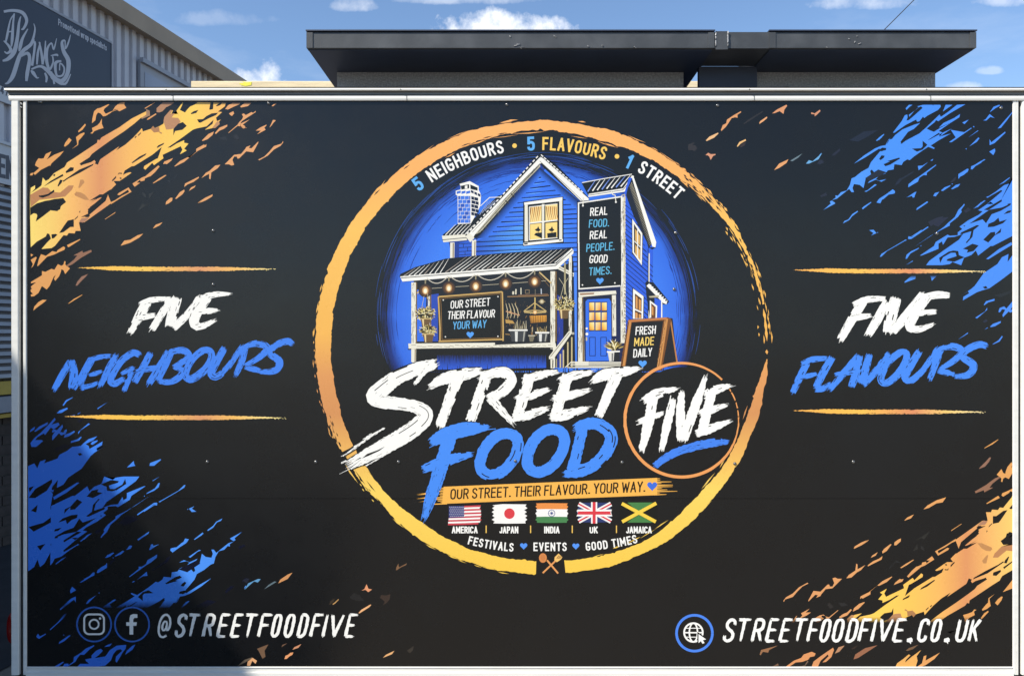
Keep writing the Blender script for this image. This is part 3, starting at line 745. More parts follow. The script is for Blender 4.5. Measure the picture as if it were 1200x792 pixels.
def glyph_polys(ch, fn, wt, style='plain', rng=random):
    """fn maps glyph coords to px; wt stroke weight in px"""
    w, st = glyph_strokes(ch); polys = []
    for s_ in st:
        pts = [fn(a, b) for a, b in s_]
        if style == 'plain':
            cl = math.hypot(pts[0][0]-pts[-1][0], pts[0][1]-pts[-1][1]) < 1e-6
            L, Q = offs(pts, wt)
            if cl:   # smooth join
                L[0] = L[-1] = ((L[0][0]+L[-1][0])/2, (L[0][1]+L[-1][1])/2); Q[0] = Q[-1] = ((Q[0][0]+Q[-1][0])/2, (Q[0][1]+Q[-1][1])/2)
            else:    # square ends overlap neighbours at corners
                def ext(a, b):
                    l = math.hypot(a[0]-b[0], a[1]-b[1]) or 1; return ((a[0]-b[0])/l*wt*.48, (a[1]-b[1])/l*wt*.48)
                if ch not in 'CGSJU5' or len(pts) == 2:
                    e = ext(pts[0], pts[1]); L[0] = (L[0][0]+e[0], L[0][1]+e[1]); Q[0] = (Q[0][0]+e[0], Q[0][1]+e[1])
                    e = ext(pts[-1], pts[-2]); L[-1] = (L[-1][0]+e[0], L[-1][1]+e[1]); Q[-1] = (Q[-1][0]+e[0], Q[-1][1]+e[1])
            polys += quads(L, Q)
        else:
            n = len(pts)
            if ch in '.':
                x, y = pts[0]; polys.append([(x-3, y-4), (x+3.5, y-4.5), (x+3.8, y+1.5), (x+1.5, y+2), (x+.8, y+5), (x-1, y+2.2), (x-4, y+1.5)]); continue
            w0 = [wt*(1.12 - .42*k/(n-1)) for k in range(n)] if n == 2 else [wt]*n
            polys += brush([(a, b, c) for (a, b), c in zip(pts, w0)], 3, (1.4, 1.8), .4, 0, False, 2.0, rng)
    return polys
def text_line(d, s, p0, p1, h, wt, c, slant=0., style='plain', bow=0., gapf=.16, rng=random):
    """fit string s between baseline points p0 and p1; bow lifts the middle (px)"""
    adv = []; x = 0
    for ch in s:
        if ch == ' ': x += .3; continue
        w = G[ch][0]; adv.append((ch, x + wt/h/2)); x += w + wt/h + gapf
    tot = x - gapf
    L = math.hypot(p1[0]-p0[0], p1[1]-p0[1]); ux, uy = (p1[0]-p0[0])/L, (p1[1]-p0[1])/L
    kx = L/tot
    for ch, x0 in adv:
        t = x0/tot
        def fn(a, b, x0=x0):
            uu = (x0+a)*kx; tt = uu/L
            by = -4*bow*tt*(1-tt)
            hh = h*b; dx = slant*hh
            return (p0[0] + ux*(uu+dx) + uy*hh, p0[1] + uy*(uu+dx) - ux*hh + by)
        d.union(glyph_polys(ch, fn, wt, style, rng), c)
def text_arc(d, s, cx, cy, r, a0, a1, h, wt, c, inside=False, gapf=.2):
    """letters centred on angles a0..a1 (deg clockwise from 12 o'clock) at baseline radius r"""
    adv = []; x = 0
    for ch in s:
        if ch == ' ': x += .35; continue
        w = G[ch][0]; adv.append((ch, x, w)); x += w + wt/h + gapf
    c0 = adv[0][1] + adv[0][2]/2; c1 = adv[-1][1] + adv[-1][2]/2
    for ch, x0, w in adv:
        m = x0 + w/2; f = (m-c0)/(c1-c0) if c1 > c0 else 0; ang = R(a0+(a1-a0)*f)
        kx = abs(R(a1-a0))*r/(c1-c0) if c1 > c0 else h*.95
        tx, ty = math.cos(ang), math.sin(ang); nx, ny = math.sin(ang), -math.cos(ang)
        bx, by = cx + nx*r, cy + ny*r
        def fn(a, b, w=w, kx=kx): return (bx + tx*(a-w/2)*kx + nx*b*h, by + ty*(a-w/2)*kx + ny*b*h)
        d.union(glyph_polys(ch, fn, wt), c)
# ---------------------------------------------------------------- corner splashes
TLm = ["a45,1000 d55,670 100,640 140,660 118,740 200,680 290,610 370,620 400,570 460,520 435,468 340,480 300,490 230,500 130,530 55,580 55,430 60,350 110,320 110,360 60,410 150,350 185,320 200,230 235,270 270,250 330,180 450,110 470,80 a480,750 560,700 830,520 835,485 860,490 880,460 1089,340 b240,240 400,160 440,150 450,205 350,230 270,300 150,390 0,490 a850,590 770,650 740,690 630,760 640,782 760,745 800,720 830,770 870,710 1089,560 b60,610 170,540 260,460 330,385 360,350 370,390 460,360 490,330 510,350 560,330 610,300 620,220 690,140 720,145 700,190 780,185 790,210 760,150 830,55 838,60 800,140 830,155 860,170 890,130 920,100 970,80 1010,50 c345,60 330,100 250,160 300,165 230,230 240,270 285,252 265,275 270,300 190,350 100,370 190,300 200,255 120,330 0,355 b950,370 800,480 660,575 850,490 850,520 900,530 850,590 880,610 800,655 830,600 810,560 600,660 610,700 500,780 e480,60 400,140 380,125 385,100 b390,788 520,710 545,700 590,570 480,660 270,790 e240,100 160,150 140,200 180,180 220,168 240,175 140,245 100,270 30,270 60,310 0,370 d980,370 890,430 750,520 880,450 880,465 720,600 740,640 640,690 720,680 930,500 955,425 990,515 1089,470 e0,530 d680,750 650,735 g620,60 640,155 580,155 570,185 500,180 480,210 440,205 340,330 300,355 185,365 250,290 295,245 275,190 250,185 235,220 130,280 60,345"]
TLk = ["d150,440 200,435 260,420 330,370 335,395 270,440 200,465 160,455", "d430,270 620,140 790,70 780,90 640,170 500,240 440,280","d190,350 290,270 430,190 440,210 300,285 210,335","d370,330 400,255 430,260 420,290 380,335",
 "d465,160 520,110 560,115 555,150 470,180","d325,195 345,190 340,215 320,210","d330,480 440,470 470,515 450,530 410,515 380,545 340,570 345,590 410,560 400,600 350,620 330,590 250,600 120,740 140,690 130,650 70,640 55,600 160,540 250,500",
 "d740,500 860,425 955,425 950,450 890,520 800,600 730,655 720,630 750,570 870,480 890,455","d690,690 730,655 750,670 730,690","d1000,270 1050,215 1040,245 1010,272","g390,180 450,90 490,35 560,20 560,110 520,110 440,170",
 "g300,195 350,190 370,200 330,240 305,245","b240,750 330,680 415,640 400,665 250,758","b530,575 550,550 620,520 610,540 540,580","b655,578 760,510 820,480 810,500 690,575","b725,435 725,360 780,300 835,280 880,325 830,370 745,385","b925,180 960,155 1015,140 990,175 935,190","b1020,285 1085,245 c10,250 b1040,288",
 "b275,460 290,440 300,450 280,468","b310,435 345,400 350,410 320,440","c150,135 165,55 200,55 195,130 165,138","c225,95 270,60 300,55 280,85 240,98","c35,283 120,210 180,180 255,172 230,200 150,235 50,288","e10,265 60,210 60,235 30,265","e80,200 90,175 125,175 130,190 100,185","e100,235 110,228 130,240 110,250",
 "a640,770 700,735 740,720 770,700 750,740 690,765 640,785","d625,70 760,10 790,10 760,40 650,85","a800,760 870,690 915,640 870,700 840,775","d620,630 635,610 632,640","d565,715 610,670 605,690 570,722"]
TLb = [("d300,395 400,405 500,322 560,322 540,370 460,450 330,470 160,490 60,575 55,430 130,385 200,345 260,350", (192,134,88)),
 ("d565,420 590,395 640,402 690,430 740,490 690,490 620,460 575,440",(196,140,86)),("d630,350 612,350 635,255 670,255 685,285 655,320",(196,140,86)),
 ("b410,130 450,150 455,205 360,245 350,235 410,195",(164,126,92)),("b530,120 600,55 735,55 700,80 640,110 600,155 560,170 530,165",(180,132,96)),
 ("b620,220 690,140 715,145 690,185 740,180 705,228 780,232 810,275 740,350 700,365 640,368 625,320 610,270",(190,138,96)),("b460,360 490,325 510,350 560,335 565,390 600,410 580,418 555,395 500,402",(178,126,80)),
 ("c185,350 240,275 265,275 272,305 220,350",(196,144,96))]
TLs = ["a110,780 120,745 150,700 180,705 210,700 235,650 300,620 270,680 245,715 330,660 445,615 400,670 300,760 285,792 d280,90 180,140 110,200 90,180 160,120 110,90",
 "d50,205 60,180 90,175 80,205","a445,560 460,520 505,462 535,490 500,535 460,565","a610,385 630,365 690,300 700,315 660,370 615,400","a540,592 600,540 590,480 585,455 630,420 680,400 685,415 640,470 615,495 610,545",
 "a795,155 830,125 870,115 965,72 970,80 915,125 905,150 930,185 1010,150 1040,100 1089,60 b160,50 b155,80 180,115 100,155 50,130 0,170 a1089,125 1040,140 930,210 900,215 870,180 840,170 820,200 810,260 770,295 775,240",
 "a750,410 780,390 770,350 830,320 860,290 885,240 885,300 905,350 850,365 800,385 775,415","b390,120 500,55 515,55 400,125","b415,255 430,235 520,180 530,190 440,250",
 "c335,130 370,85 420,60 510,60 500,75 440,100 370,135","c510,100 560,60 640,60 600,95 520,112","c380,180 430,155 440,180 415,210 395,200","c875,95 900,70 935,65 890,98",
 "c370,405 480,310 500,280 530,250 545,220 530,190 550,180 575,200 640,165 660,175 690,150 690,165 590,230 530,270 510,300 520,340 560,345 570,330 540,310 620,250 645,290 700,250 710,235 740,230 740,245 650,310 590,345 545,355 510,330 480,325 380,405",
 "c690,380 740,345 815,310 815,320 790,345 805,370 740,405 705,423 750,380","c850,345 890,255 925,260 895,290 870,325","c65,495 140,420 205,390 190,430 130,480 75,500","c215,410 270,345 360,310 360,330 320,360 270,380 230,418",
 "c330,770 420,680 440,660 520,650 570,590 580,570 630,550 610,580 640,585 720,505 720,520 660,630 580,620 500,700 480,705 470,680 440,680 420,720 440,775 410,785 380,770","c720,715 790,680 850,620 900,560 990,530 1005,500 1010,515 980,555 900,600 830,670 730,725",
 "e605,75 620,45 720,5 700,35 650,75 e630,70","e735,100 800,40 890,-5 910,0 c120,535 c115,565 0,625 e850,50 745,102","c0,590 90,540 110,560 0,625","e485,295 560,240 630,200 645,205 580,250 495,298","e250,300 330,250 360,230 400,215 550,90 565,105 510,170 460,215 430,225 395,240 390,265 345,275 340,255 300,290 340,290 275,338",
 "e75,430 90,410 205,345 240,395 110,470 0,540 0,525 130,440 210,400 200,370 100,435","f60,435 110,375 155,350 220,290 280,280 250,320 175,370 165,450 150,440 150,385 110,405","e850,340 860,300 930,265 1020,220 1020,235 960,280 890,310","f0,460 30,415 25,430",
 "e905,385 930,345 985,320 970,345 915,380","e745,475 800,400 850,370 855,390 830,425 760,478","e635,545 640,510 690,465 715,465 710,500 670,530","e1010,525 1085,480 f190,620 185,632 25,725 20,715","f20,718 100,665 190,622 150,660","d920,712 1045,628 1040,640 925,715",
 "g480,320 630,250 635,258 500,345 490,338","g135,560 155,480 180,425 235,445 310,390 360,400 370,380 440,335 460,350 450,375 380,405 330,430 250,455 145,563","g60,490 120,455 130,465 90,560 65,588 85,540","g60,420 90,432 62,455",
 "g65,745 190,670 190,620 230,630 300,595 335,605 375,540 415,560 440,545 450,505 465,510 460,545 515,590 460,655 440,610 415,600 410,630 390,680 345,735 330,710 350,665 325,690 280,792 h245,240 190,200 150,280 100,318 65,322 60,300 85,290 60,265 60,240 75,232 60,210 80,190 125,155 62,170",
 "h90,485 100,440 150,385 200,358 245,362 200,400 130,450","h495,402 560,350 660,298 655,308 560,368 500,405","z343,532 355,515 375,512 400,497 418,492 405,505 375,522","z450,475 460,462 482,455 472,465 455,473",
 "z605,390 625,375 650,363 645,370 625,382","e505,792 540,770 595,750 560,785"]
TLf = [("g555,440 660,385 665,410 760,375 770,395 640,470 540,545 480,570 470,560 560,490 600,440",(150,108,84)),("h580,195 600,150 650,90 725,60 700,90 640,150 600,195",(150,110,90)),
 ("g620,50 650,10 740,0 700,40 665,60",(180,130,100)),("c430,440 470,420 500,470 480,495 440,460",(66,62,62)),("e360,400 400,420 410,460 380,450",(62,62,62)),("e440,420 500,395 470,440 445,480",(64,64,62)),("e305,620 370,530 395,550 480,515 400,560 310,622",(66,66,62)),("e640,260 700,270 780,180 760,220 690,290",(60,62,66)),
 ("z668,175 690,170 700,183 680,182",(60,60,62)), ("d60,60 100,30 110,50 80,70",(52,54,56)), ("d300,560 f10,10",(50,50,50))]
random.seed(11)
def rot(pts, sx, sy): return [(sx-x, sy-y) for x, y in pts]
def vis(pts): 
    return max(p[0] for p in pts) > 33.5 and min(p[0] for p in pts) < 1185 and max(p[1] for p in pts) > 120 and min(p[1] for p in pts) < 779
def expand(pts, w=1.3):
    return pts
def splash(prefix, main, black, brown, shards, faint, mat, matS, rt, lab):
    T = (lambda p: rot(p, *rt)) if rt else (lambda p: p)
    d = Draw('splash_print', lab, mat)
    for s_ in main: d.poly(T(P(s_)), (255, 200, 100))
    d.done()
    d = Draw('fleck_print', lab.replace('splash', 'flecks'), matS)
    for s_ in shards:
        q = T(P(s_))
        if vis(q): d.poly(q, (240, 170, 110))
    d.done()
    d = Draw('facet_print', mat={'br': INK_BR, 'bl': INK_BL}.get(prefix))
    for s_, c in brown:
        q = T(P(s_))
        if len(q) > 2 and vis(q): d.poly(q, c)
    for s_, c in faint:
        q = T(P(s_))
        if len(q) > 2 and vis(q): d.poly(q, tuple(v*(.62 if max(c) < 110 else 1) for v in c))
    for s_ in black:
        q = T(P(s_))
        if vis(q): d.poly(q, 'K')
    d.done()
splash('tl', TLm, TLk, TLb, TLs, TLf, GOLD_TL, GOLD_TLO, None, 'orange and yellow paint splash at the upper left')
splash('br', TLm, TLk, TLb, TLs, [f for f in TLf], GOLD_BR, GOLD_BRO, (1250, 870.5), 'orange and yellow paint splash at the lower right')

TRm = ["A490,115 475,105 545,86 760,86 765,110 730,150 600,220 560,250 545,232 500,290 470,295 460,268 330,335 190,432 172,430 280,290 320,215 350,205 355,240 340,280 370,275 440,215 540,125 520,105 490,118 430,170 375,235 370,210 440,160",
 "A340,150 330,130 370,86 415,86 380,110",
 "A160,510 200,460 290,390 440,330 510,310 430,385 360,420 265,545 285,565 330,530 500,440 590,360 750,205 765,235 860,170 965,86 B330,80 140,190 0,285 A740,290 705,275 690,300 590,380 640,405 680,420 760,370 900,300 B0,370 60,310 190,250 265,200 255,240 130,320 0,410 A790,430 605,525 745,440 750,480 900,380 B150,395 260,310 290,305 320,325 370,270 410,225 400,285 330,365 300,345 150,440 0,525 A640,590 690,620 680,632 610,605 540,650 440,720 380,770 350,760 300,792 C1020,355 930,345 920,410 850,420 820,460 740,490 700,530 740,548 830,530 770,562 700,535 600,580 650,520 705,475 650,410 630,430 645,480 640,520 575,520 548,640 500,600 430,590 412,640 430,690 400,690 370,650 270,730 220,770 150,792 F120,110 110,100 170,60 C200,730 230,735 270,690 340,670 380,600 400,520 440,505 520,440 610,390 640,320 750,190 745,150 680,190 570,260 430,338 550,240 690,150 760,120 820,110 850,50 880,20 A95,580 110,530 150,508",
 "G190,610 220,570 330,490 480,385 520,330 500,340 440,360 380,365 340,430 330,400 300,420 300,465 150,525 135,525 260,440 275,405 380,340 400,350 470,345 470,320 510,290 485,270 560,215 655,165 690,135 650,125 760,50 E600,792 690,740 600,780 480,785 700,600 720,580 700,565 490,685 480,680 620,590 750,490 850,460 880,400 918,355 G970,350 780,440 760,440 650,525 630,480 590,520 525,545 500,610 420,580 470,545 400,600 330,610",
 "G970,520 915,575 930,505 860,540 820,600 700,680 620,792 H590,290 505,350 560,310 570,330 520,360 515,392 640,320 700,300 750,285 850,215 965,135 H960,0"]
TRk = ["A600,525 740,432 755,440 640,510","A408,628 520,622 540,600 540,530 600,580 540,640 470,665","A100,782 250,738 262,752 180,790","C740,165 780,140 830,145 825,170 770,185 745,185","C740,280 770,235 810,240 800,265 760,295","C795,345 980,265 1000,275 880,350 820,370","C1005,90 1056,30 1056,60 1020,92",
 "G305,545 390,490 430,480 475,485 480,520 530,540 440,580 370,570 380,555 460,530 450,500 410,500 340,540 315,590","G515,465 600,420 655,435 610,485 550,500 560,475","G540,410 575,370 590,310 490,340 500,320 640,255 660,260 610,300 600,360 550,415","G695,385 760,320 800,315 800,340 840,300 855,280 850,320 800,345 740,410",
 "G735,275 740,245 790,225 830,190 840,225 905,205 870,240 790,270","G650,190 750,120 860,100 940,65 935,80 850,130 770,160 720,240 690,205 570,245","G700,120 850,35 862,45 740,125","G875,160 910,130 945,125 935,145","E590,780 700,715 720,720 640,785","E800,780 850,770 850,790 800,792","G520,258 540,262 525,270","E905,660 912,665 912,690 905,690",
 "H690,275 720,265 735,285 710,290","G920,500 910,580 960,520 965,490"]
TRs = ["A0,490 60,445 65,455 20,500 0,525","A870,545 950,490 B150,395 A1056,425 1056,440 900,545","B130,548 400,370 410,375 160,548","A790,170 825,86 910,86 860,120","A635,775 670,755 665,770",
 "B550,280 580,265 630,200 690,250 640,235 590,280","B630,180 680,110 750,85 760,95 700,130","B768,108 780,100 790,112 778,120","B730,380 790,310 945,170 950,180 850,270 770,370","B630,585 630,510 650,550 820,418 828,430 690,560","B625,665 695,625 700,660 675,708 650,685","B370,488 480,405 495,405","B380,600 490,490 505,500 470,545","B425,350 440,350 440,365 425,362","B330,630 345,622 345,640",
 "C700,55 740,15 775,0 775,15 720,55","C560,680 600,665 690,590 712,600 640,650 580,688","C720,792 780,750 850,700 910,655 940,680 920,710 860,720 790,780","C0,235 25,205 20,225 5,248",
 "D270,155 330,150 400,105 330,165 280,208","D425,90 460,70 450,90","D150,420 155,380 230,320 280,290 490,140 500,145 380,240 380,270 340,268 290,300 270,350 200,390","D130,545 190,510 255,470 230,500 230,540 210,548 195,525","D245,695 380,595 395,600 300,670",
 "D460,525 480,490 535,475 490,532","D555,460 600,420 675,392 670,405 580,465","D690,370 705,378 690,385","D680,440 740,390 795,375 770,410 700,443","D775,315 770,270 830,220 895,192 890,220 840,265 790,290","D925,190 930,160 975,140 1056,90 1056,115 985,155 945,198","D725,792 770,700 845,625 850,635 800,705 815,715 760,770","D960,685 1056,600 1056,620",
 "E665,490 830,370 838,378 750,450","E40,395 40,320 180,235 200,245 180,290 60,350","E230,245 240,200 300,175 440,90 460,95 340,170 300,190 260,245","E350,792 450,725 460,730 380,792",
 "F110,105 130,90 160,110 165,120 45,185 120,120","F440,170 460,150 530,105 540,108 450,180","F245,325 260,300 300,285 340,230 395,195 400,205 340,250 310,290","F590,110 620,70 720,5 780,0 780,15 720,25 650,75 630,118",
 "F900,60 990,0 1000,5 980,50 960,55 970,25","F1000,185 1020,165 1056,145 1056,155","F515,395 560,390 590,425 535,450 560,425","F598,415 606,415 604,424 598,422","F625,668 640,640 740,580 895,490 900,496 700,610 640,668","F915,485 920,458 945,462 1056,390 1056,405","F890,690 900,650 950,610 1030,575 1025,585 940,635 905,688",
 "G90,445 250,340 350,270 380,240 450,180 525,68 530,75 495,130 505,140 470,185 400,240 400,260 320,300 230,350","G35,380 35,355 60,365 205,268 212,275 60,378","G10,550 20,515 60,485 125,458 115,470 50,505 20,552","G0,398 0,385 20,388","G10,610 70,570 75,574","G105,125 110,105 200,45 208,55","G610,110 700,40 715,38 650,95","G720,10 740,0 750,2 735,15","G720,555 830,470 945,405 950,430 850,490 740,558",
 "G140,435 150,435 145,445","G0,755 60,705 100,705 95,730 0,765","G225,705 300,690 240,748 235,720",
 "H700,430 720,400 795,378 795,395 740,410 705,435","H625,545 710,490 730,455 730,475 640,552","H830,490 840,460 880,445 900,465 960,400 960,440 935,480 960,470 960,490 935,500 920,490 870,540 865,520 890,475 860,470 850,490 835,500","H755,625 780,600 850,575 850,590 800,620 765,628","H705,650 735,630 735,637","H470,740 560,675 560,685","H775,780 830,745 860,705 868,712 840,755 785,780","H945,215 965,190 965,205 950,225"]
TRf = [("C0,330 40,280 50,300 10,345",(52,58,78)),("C20,740 90,690 80,720 40,745",(56,66,100)),("C145,240 250,150 260,160 180,235",(58,62,84)),("G240,240 300,195 390,185 340,230 300,270 270,262",(56,60,92)),("G520,130 560,100 590,120 540,150",(56,60,88)),("D665,360 720,300 745,290 735,330 690,360",(60,64,90)),("D0,390 60,310 220,215 210,240 80,320",(52,62,84)),("H690,580 720,555 735,575 705,590",(50,60,96)),
 ("y600,160 650,130 700,125 660,150 630,165",(50,58,82)),("y540,210 565,190 570,195 550,213",(56,60,84)),("y655,290 y700,260 y730,270 y670,300",(50,58,82)),("y870,440 900,425 925,420 905,440 880,455",(58,62,90)),("y500,350 520,340 525,348 505,355",(56,60,84)),("C930,610 960,560 1000,510 1020,540 980,590",(52,60,86)),("H780,350 930,310 935,330 850,365",(46,52,62))]
TRx = ["x44,497 52,480 56,493 49,500"]
splash('tr', TRm, TRk, [], TRs, TRf, BLUE_TR, BLUE_TR, None, 'bright blue paint splash at the upper right')
# the lower left carries the same splash turned half round, plus the flecks the right side hides
BLx = ["j42,660 90,640 120,690 150,620 210,600 190,640 330,590 350,550 430,510 480,470 570,460 600,430 650,390 740,360 700,400 620,440 650,460 660,490 600,530 520,600 490,690 440,700 360,760 330,800 k160,235 150,290 160,330 x63,640 52,660 47,664 44,655 40,664 33,669 33,546",
 "j170,310 230,250 300,170 310,190 270,240 340,220 350,245 290,290 260,270 200,350 190,330 120,370 100,400 170,400 180,410 110,470 60,470 50,430 100,370 150,330","j90,310 140,260 230,215 225,240 100,315","j42,320 55,290 100,260 90,290","j395,375 405,345 450,330 500,305 510,315 450,360","j670,440 690,415 745,400 740,415 690,450","j320,125 350,95 430,65 435,80 370,120"]
d = Draw('splash_print', None, BLUE_BL)
for s_ in BLx: d.poly(P(s_), (60, 130, 240))
d.done()
d = Draw('facet_print')
for s_ in ["k85,262 105,235 165,200 140,240 105,262","k92,300 112,282 108,305","k150,240 185,262 165,300 150,295 172,270","k85,348 130,335 178,300 170,325 100,362","k110,405 135,398 120,418","k85,232 102,226 88,245"]: d.poly(P(s_), 'K')
d.done()
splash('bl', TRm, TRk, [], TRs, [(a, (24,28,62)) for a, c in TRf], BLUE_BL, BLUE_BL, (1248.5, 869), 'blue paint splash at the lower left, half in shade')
# single flecks, top centre-right, and their turned copies at the bottom centre
FL = [("u570,330 590,280 625,262 632,225 700,180 775,138 780,148 740,175 742,205 715,200 680,210 645,265 620,300 575,342",(228,160,104)),("u415,438 450,400 540,358 545,368 500,410 425,445",(240,190,134)),
 ("u735,498 760,455 825,425 830,440 800,455 770,475 742,505",(240,190,124)),("u760,502 800,465 828,455 815,490 780,510",(92,72,66)),("u800,268 850,225 1000,135 1005,145 900,215 810,272",(74,68,66)),
 ("u230,510 235,480 300,455 295,470 275,485 310,490 325,520 300,550 270,538 235,540",(82,74,72)),("u410,590 440,565 465,580 515,578 515,588 490,598 465,640 450,605 435,592",(218,152,116)),
 ("u965,262 975,240 1045,192 1048,208 1010,240 968,268",(236,170,116)),("y336,68 352,55 385,38 388,42 378,55 375,70 362,60 345,67",(222,154,108)),("y470,64 482,68 500,55 502,60 490,72 482,78 482,71 470,70",(216,150,112)),
 ("y343,262 360,240 392,225 385,238 360,255",(232,164,106)),("y398,230 440,205 425,220 405,232",(110,130,140)),("y452,240 462,228 475,232 508,203 495,225 462,240",(108,170,220)),("y490,240 500,225 515,235 500,243",(60,66,90)),
 ("i162,558 200,525 240,512 235,520 190,545",(110,96,80)),
 ("v558,455 590,438 612,388 632,435 668,442 630,470 600,445",(232,156,112)),("v750,530 765,498 810,505 858,490 850,545 820,580 780,605 800,570 775,545",(92,72,62)),("v528,685 560,650 650,598 662,600 640,625 540,688",(244,182,128)),
 ("v225,600 240,560 290,530 270,570 240,600",(92,76,58)),("v262,592 290,570 322,540 325,550 290,585 265,602",(196,152,96)),("v915,245 920,215 940,175 945,215 1028,172 1020,190 960,218 930,240",(128,94,66)),("v440,520 480,480 540,500 590,560 520,560 450,540",(52,52,54))]
d = Draw('fleck_print', 'loose copper and blue flecks around the ring')
dim = lambda c: tuple(v*(.62 if max(c) < 110 else 1) for v in c)
for s_, c in FL:
    q = P(s_); d.poly(q, dim(c))
    r_ = rot(q, 1250, 870)
    if s_[0] == 'y' and vis(r_) and min(p[1] for p in r_) > 120 and not (min(p[0] for p in r_) < 425 and 714 < sum(p[1] for p in r_)/len(r_) < 754): d.poly(r_, tuple(int(v*.92) for v in dim(c)))
for s_, c in [("i290,520 270,480 262,470 300,455 320,448 300,480 305,510",(120,92,70)),("i212,555 215,535 240,515 262,530 255,545 238,530 228,555",(236,176,124)),("i400,522 405,505 418,500 430,490 445,488 440,500 425,508 412,520",(238,164,112)),("i440,475 450,462 485,446 470,465",(214,150,112)),("i385,462 390,450 415,442",(120,90,70)),
 ("i895,515 910,500 952,480 940,497",(240,182,124)),("i1015,480 1050,455 1045,478 1030,492",(84,76,68)),
 ("n97,150 105,125 200,100 150,125 145,140 115,135 102,155",(156,110,76)),("n245,222 290,185 330,170 345,150 390,135 412,145 405,160 380,165 370,180 335,192 300,195 265,222",(224,152,98)),("n320,222 350,212 365,185 372,190 350,222",(120,96,80)),
 ("n390,222 400,190 440,160 510,112 515,125 500,165 470,192 450,195 485,160 480,150 440,185 425,220",(222,152,100)),("n520,145 540,110 575,100 545,135",(190,140,104)),("n625,178 635,150 690,115 760,98 720,125 650,170",(156,104,76)),("n170,220 200,200 205,212 180,222",(120,90,70)),
 ("n610,120 650,98 630,118",(100,76,62)),("n920,128 935,115 990,95 960,120 930,130",(120,90,64)),("n862,222 870,200 905,175 935,150 945,155 920,180 915,195 950,165 1005,125 980,160 985,185 975,222",(240,178,96)),("n985,222 1010,200 1020,160 1035,155 1030,185 1110,140 1080,175 1030,210 1010,222",(232,164,96))]:
    d.poly(P(s_), dim(c))
for s_ in ["l255,292 330,245 335,252 290,292","l330,292 340,265 375,262 380,275 420,245 425,205 490,165 530,130 600,100 605,108 560,140 515,185 480,185 455,215 440,245 370,292","l455,290 480,265 560,265 530,240 525,225 580,215 580,190 620,150 660,132 680,150 640,190 605,215 700,200 720,175 740,145 800,105 885,98 880,130 850,170 825,215 800,255 790,240 795,200 850,150 835,135 800,145 770,180 750,235 700,280 640,295",
 "l875,185 890,150 940,105 965,95 940,140","l290,90 300,70 385,12 395,18 340,65","l95,20 110,0 125,25 175,0 180,5 120,45 100,35","l690,118 720,98 760,85 740,110"]: d.poly(P(s_), (64, 128, 238))
d.done()
# fine hairline joint in the film
# ---------------------------------------------------------------- the round badge
random.seed(5)
RCX, RCY = 635, 407
def pol(a, r): return (RCX + r*math.sin(R(a)), RCY - r*math.cos(R(a)))
RT = [(-178.5,250,265),(-170,250.5,265),(-160,250.5,265.5),(-150,249,266.5),(-140,249,264.5),(-135,250.5,263),(-127,249,265),(-122,249.5,262.5),(-115,248.5,264.5),(-105,247.3,265.5),(-90,247,265),(-80,247.5,266.5),(-65,248.6,267.3),(-55,249,266),(-45,250,266),(-33,251,266.8),
      (-22,251.6,266.9),(-10,253.5,266),(0,255,265.5),(12,252,265),(20,252,267),(28,254,266.5),(36,254.5,266),(42,256,266.5),(50,258,267),(56,261,267.3),(62,261.8,266.6),(68,262.4,266.4),(74,262.8,266),(79,263.2,265.6)]
def ring_piece(tab, step=.5, jo=.95, ji=.9, rng=random):
    polys = []; L = []; Q = []
    a = tab[0][0]; k = 0; no = ni = 0.
    while a <= tab[-1][0] + 1e-6:
        while k < len(tab)-2 and a > tab[k+1][0]: k += 1
        f = (a-tab[k][0])/(tab[k+1][0]-tab[k][0])
        ri = tab[k][1]+(tab[k+1][1]-tab[k][1])*f; ro = tab[k][2]+(tab[k+1][2]-tab[k][2])*f
        no = no*.6 + rng.uniform(-1, 1)*jo*.6; ni = ni*.6 + rng.uniform(-1, 1)*ji*.6
        if rng.random() < .05: no += rng.choice((-1, 1))*1.2
        if rng.random() < .05: ni += rng.choice((-1, 1))*1.2
        L.append(pol(a, ri+ni)); Q.append(pol(a, max(ri+ni+.8, ro+no))); a += step
    return quads(L, Q)
ring = Draw('ring_print', 'rough painted gold ring', GOLD_RING)
polys = ring_piece(RT)
polys += ring_piece([(93,263,264.4),(97,259,265.5),(101,256,265),(107,253.5,266.8),(113,253,265),(118,253.5,267),(124,254,267),(130,252,266.6),(138,252.7,269),(147,255.5,270.5),(154,256,268.6),(163,253.5,268.8),(174.3,250.3,265)])
polys += [[pol(a, r), pol(a+da, r+dr), pol(a+da*.5, r-w)] for a, r, da, dr, w in [(-34,267,6,1.8,.5),(-48,266,5,2.4,.4),(-14,252,8,-1.5,2),(-8,252.4,9,.3,1.8),(15,250,4,-.5,1.2),(22,268,5,.6,1),(31,267.5,6,0,1.3)]]
for k in range(70):     # broken streaks where the brush runs dry
    a = random.uniform(34, 87); r_ = random.choice((random.uniform(266, 269.5), random.uniform(254, 262))); da = random.uniform(1, 3.4)
    w = random.uniform(.5, 1.4)
    polys.append([pol(a, r_), pol(a+da*.5, r_+w), pol(a+da, r_+random.uniform(-.6, .6)), pol(a+da*.5, r_-w*.4)])
for k in range(60):
    a = random.choice((random.uniform(-172, -118), random.uniform(95, 168), random.uniform(-60, 30))); out_ = random.random() < .5
    r_ = random.uniform(264.5, 268) if out_ else random.uniform(248.5, 252.5); da = random.uniform(2, 6); w = random.uniform(.4, 1.5)
    polys.append([pol(a, r_), pol(a+da*.6, r_+(w if out_ else .3)), pol(a+da, r_+random.uniform(-.5, .5)), pol(a+da*.5, r_-(.4 if out_ else w))])
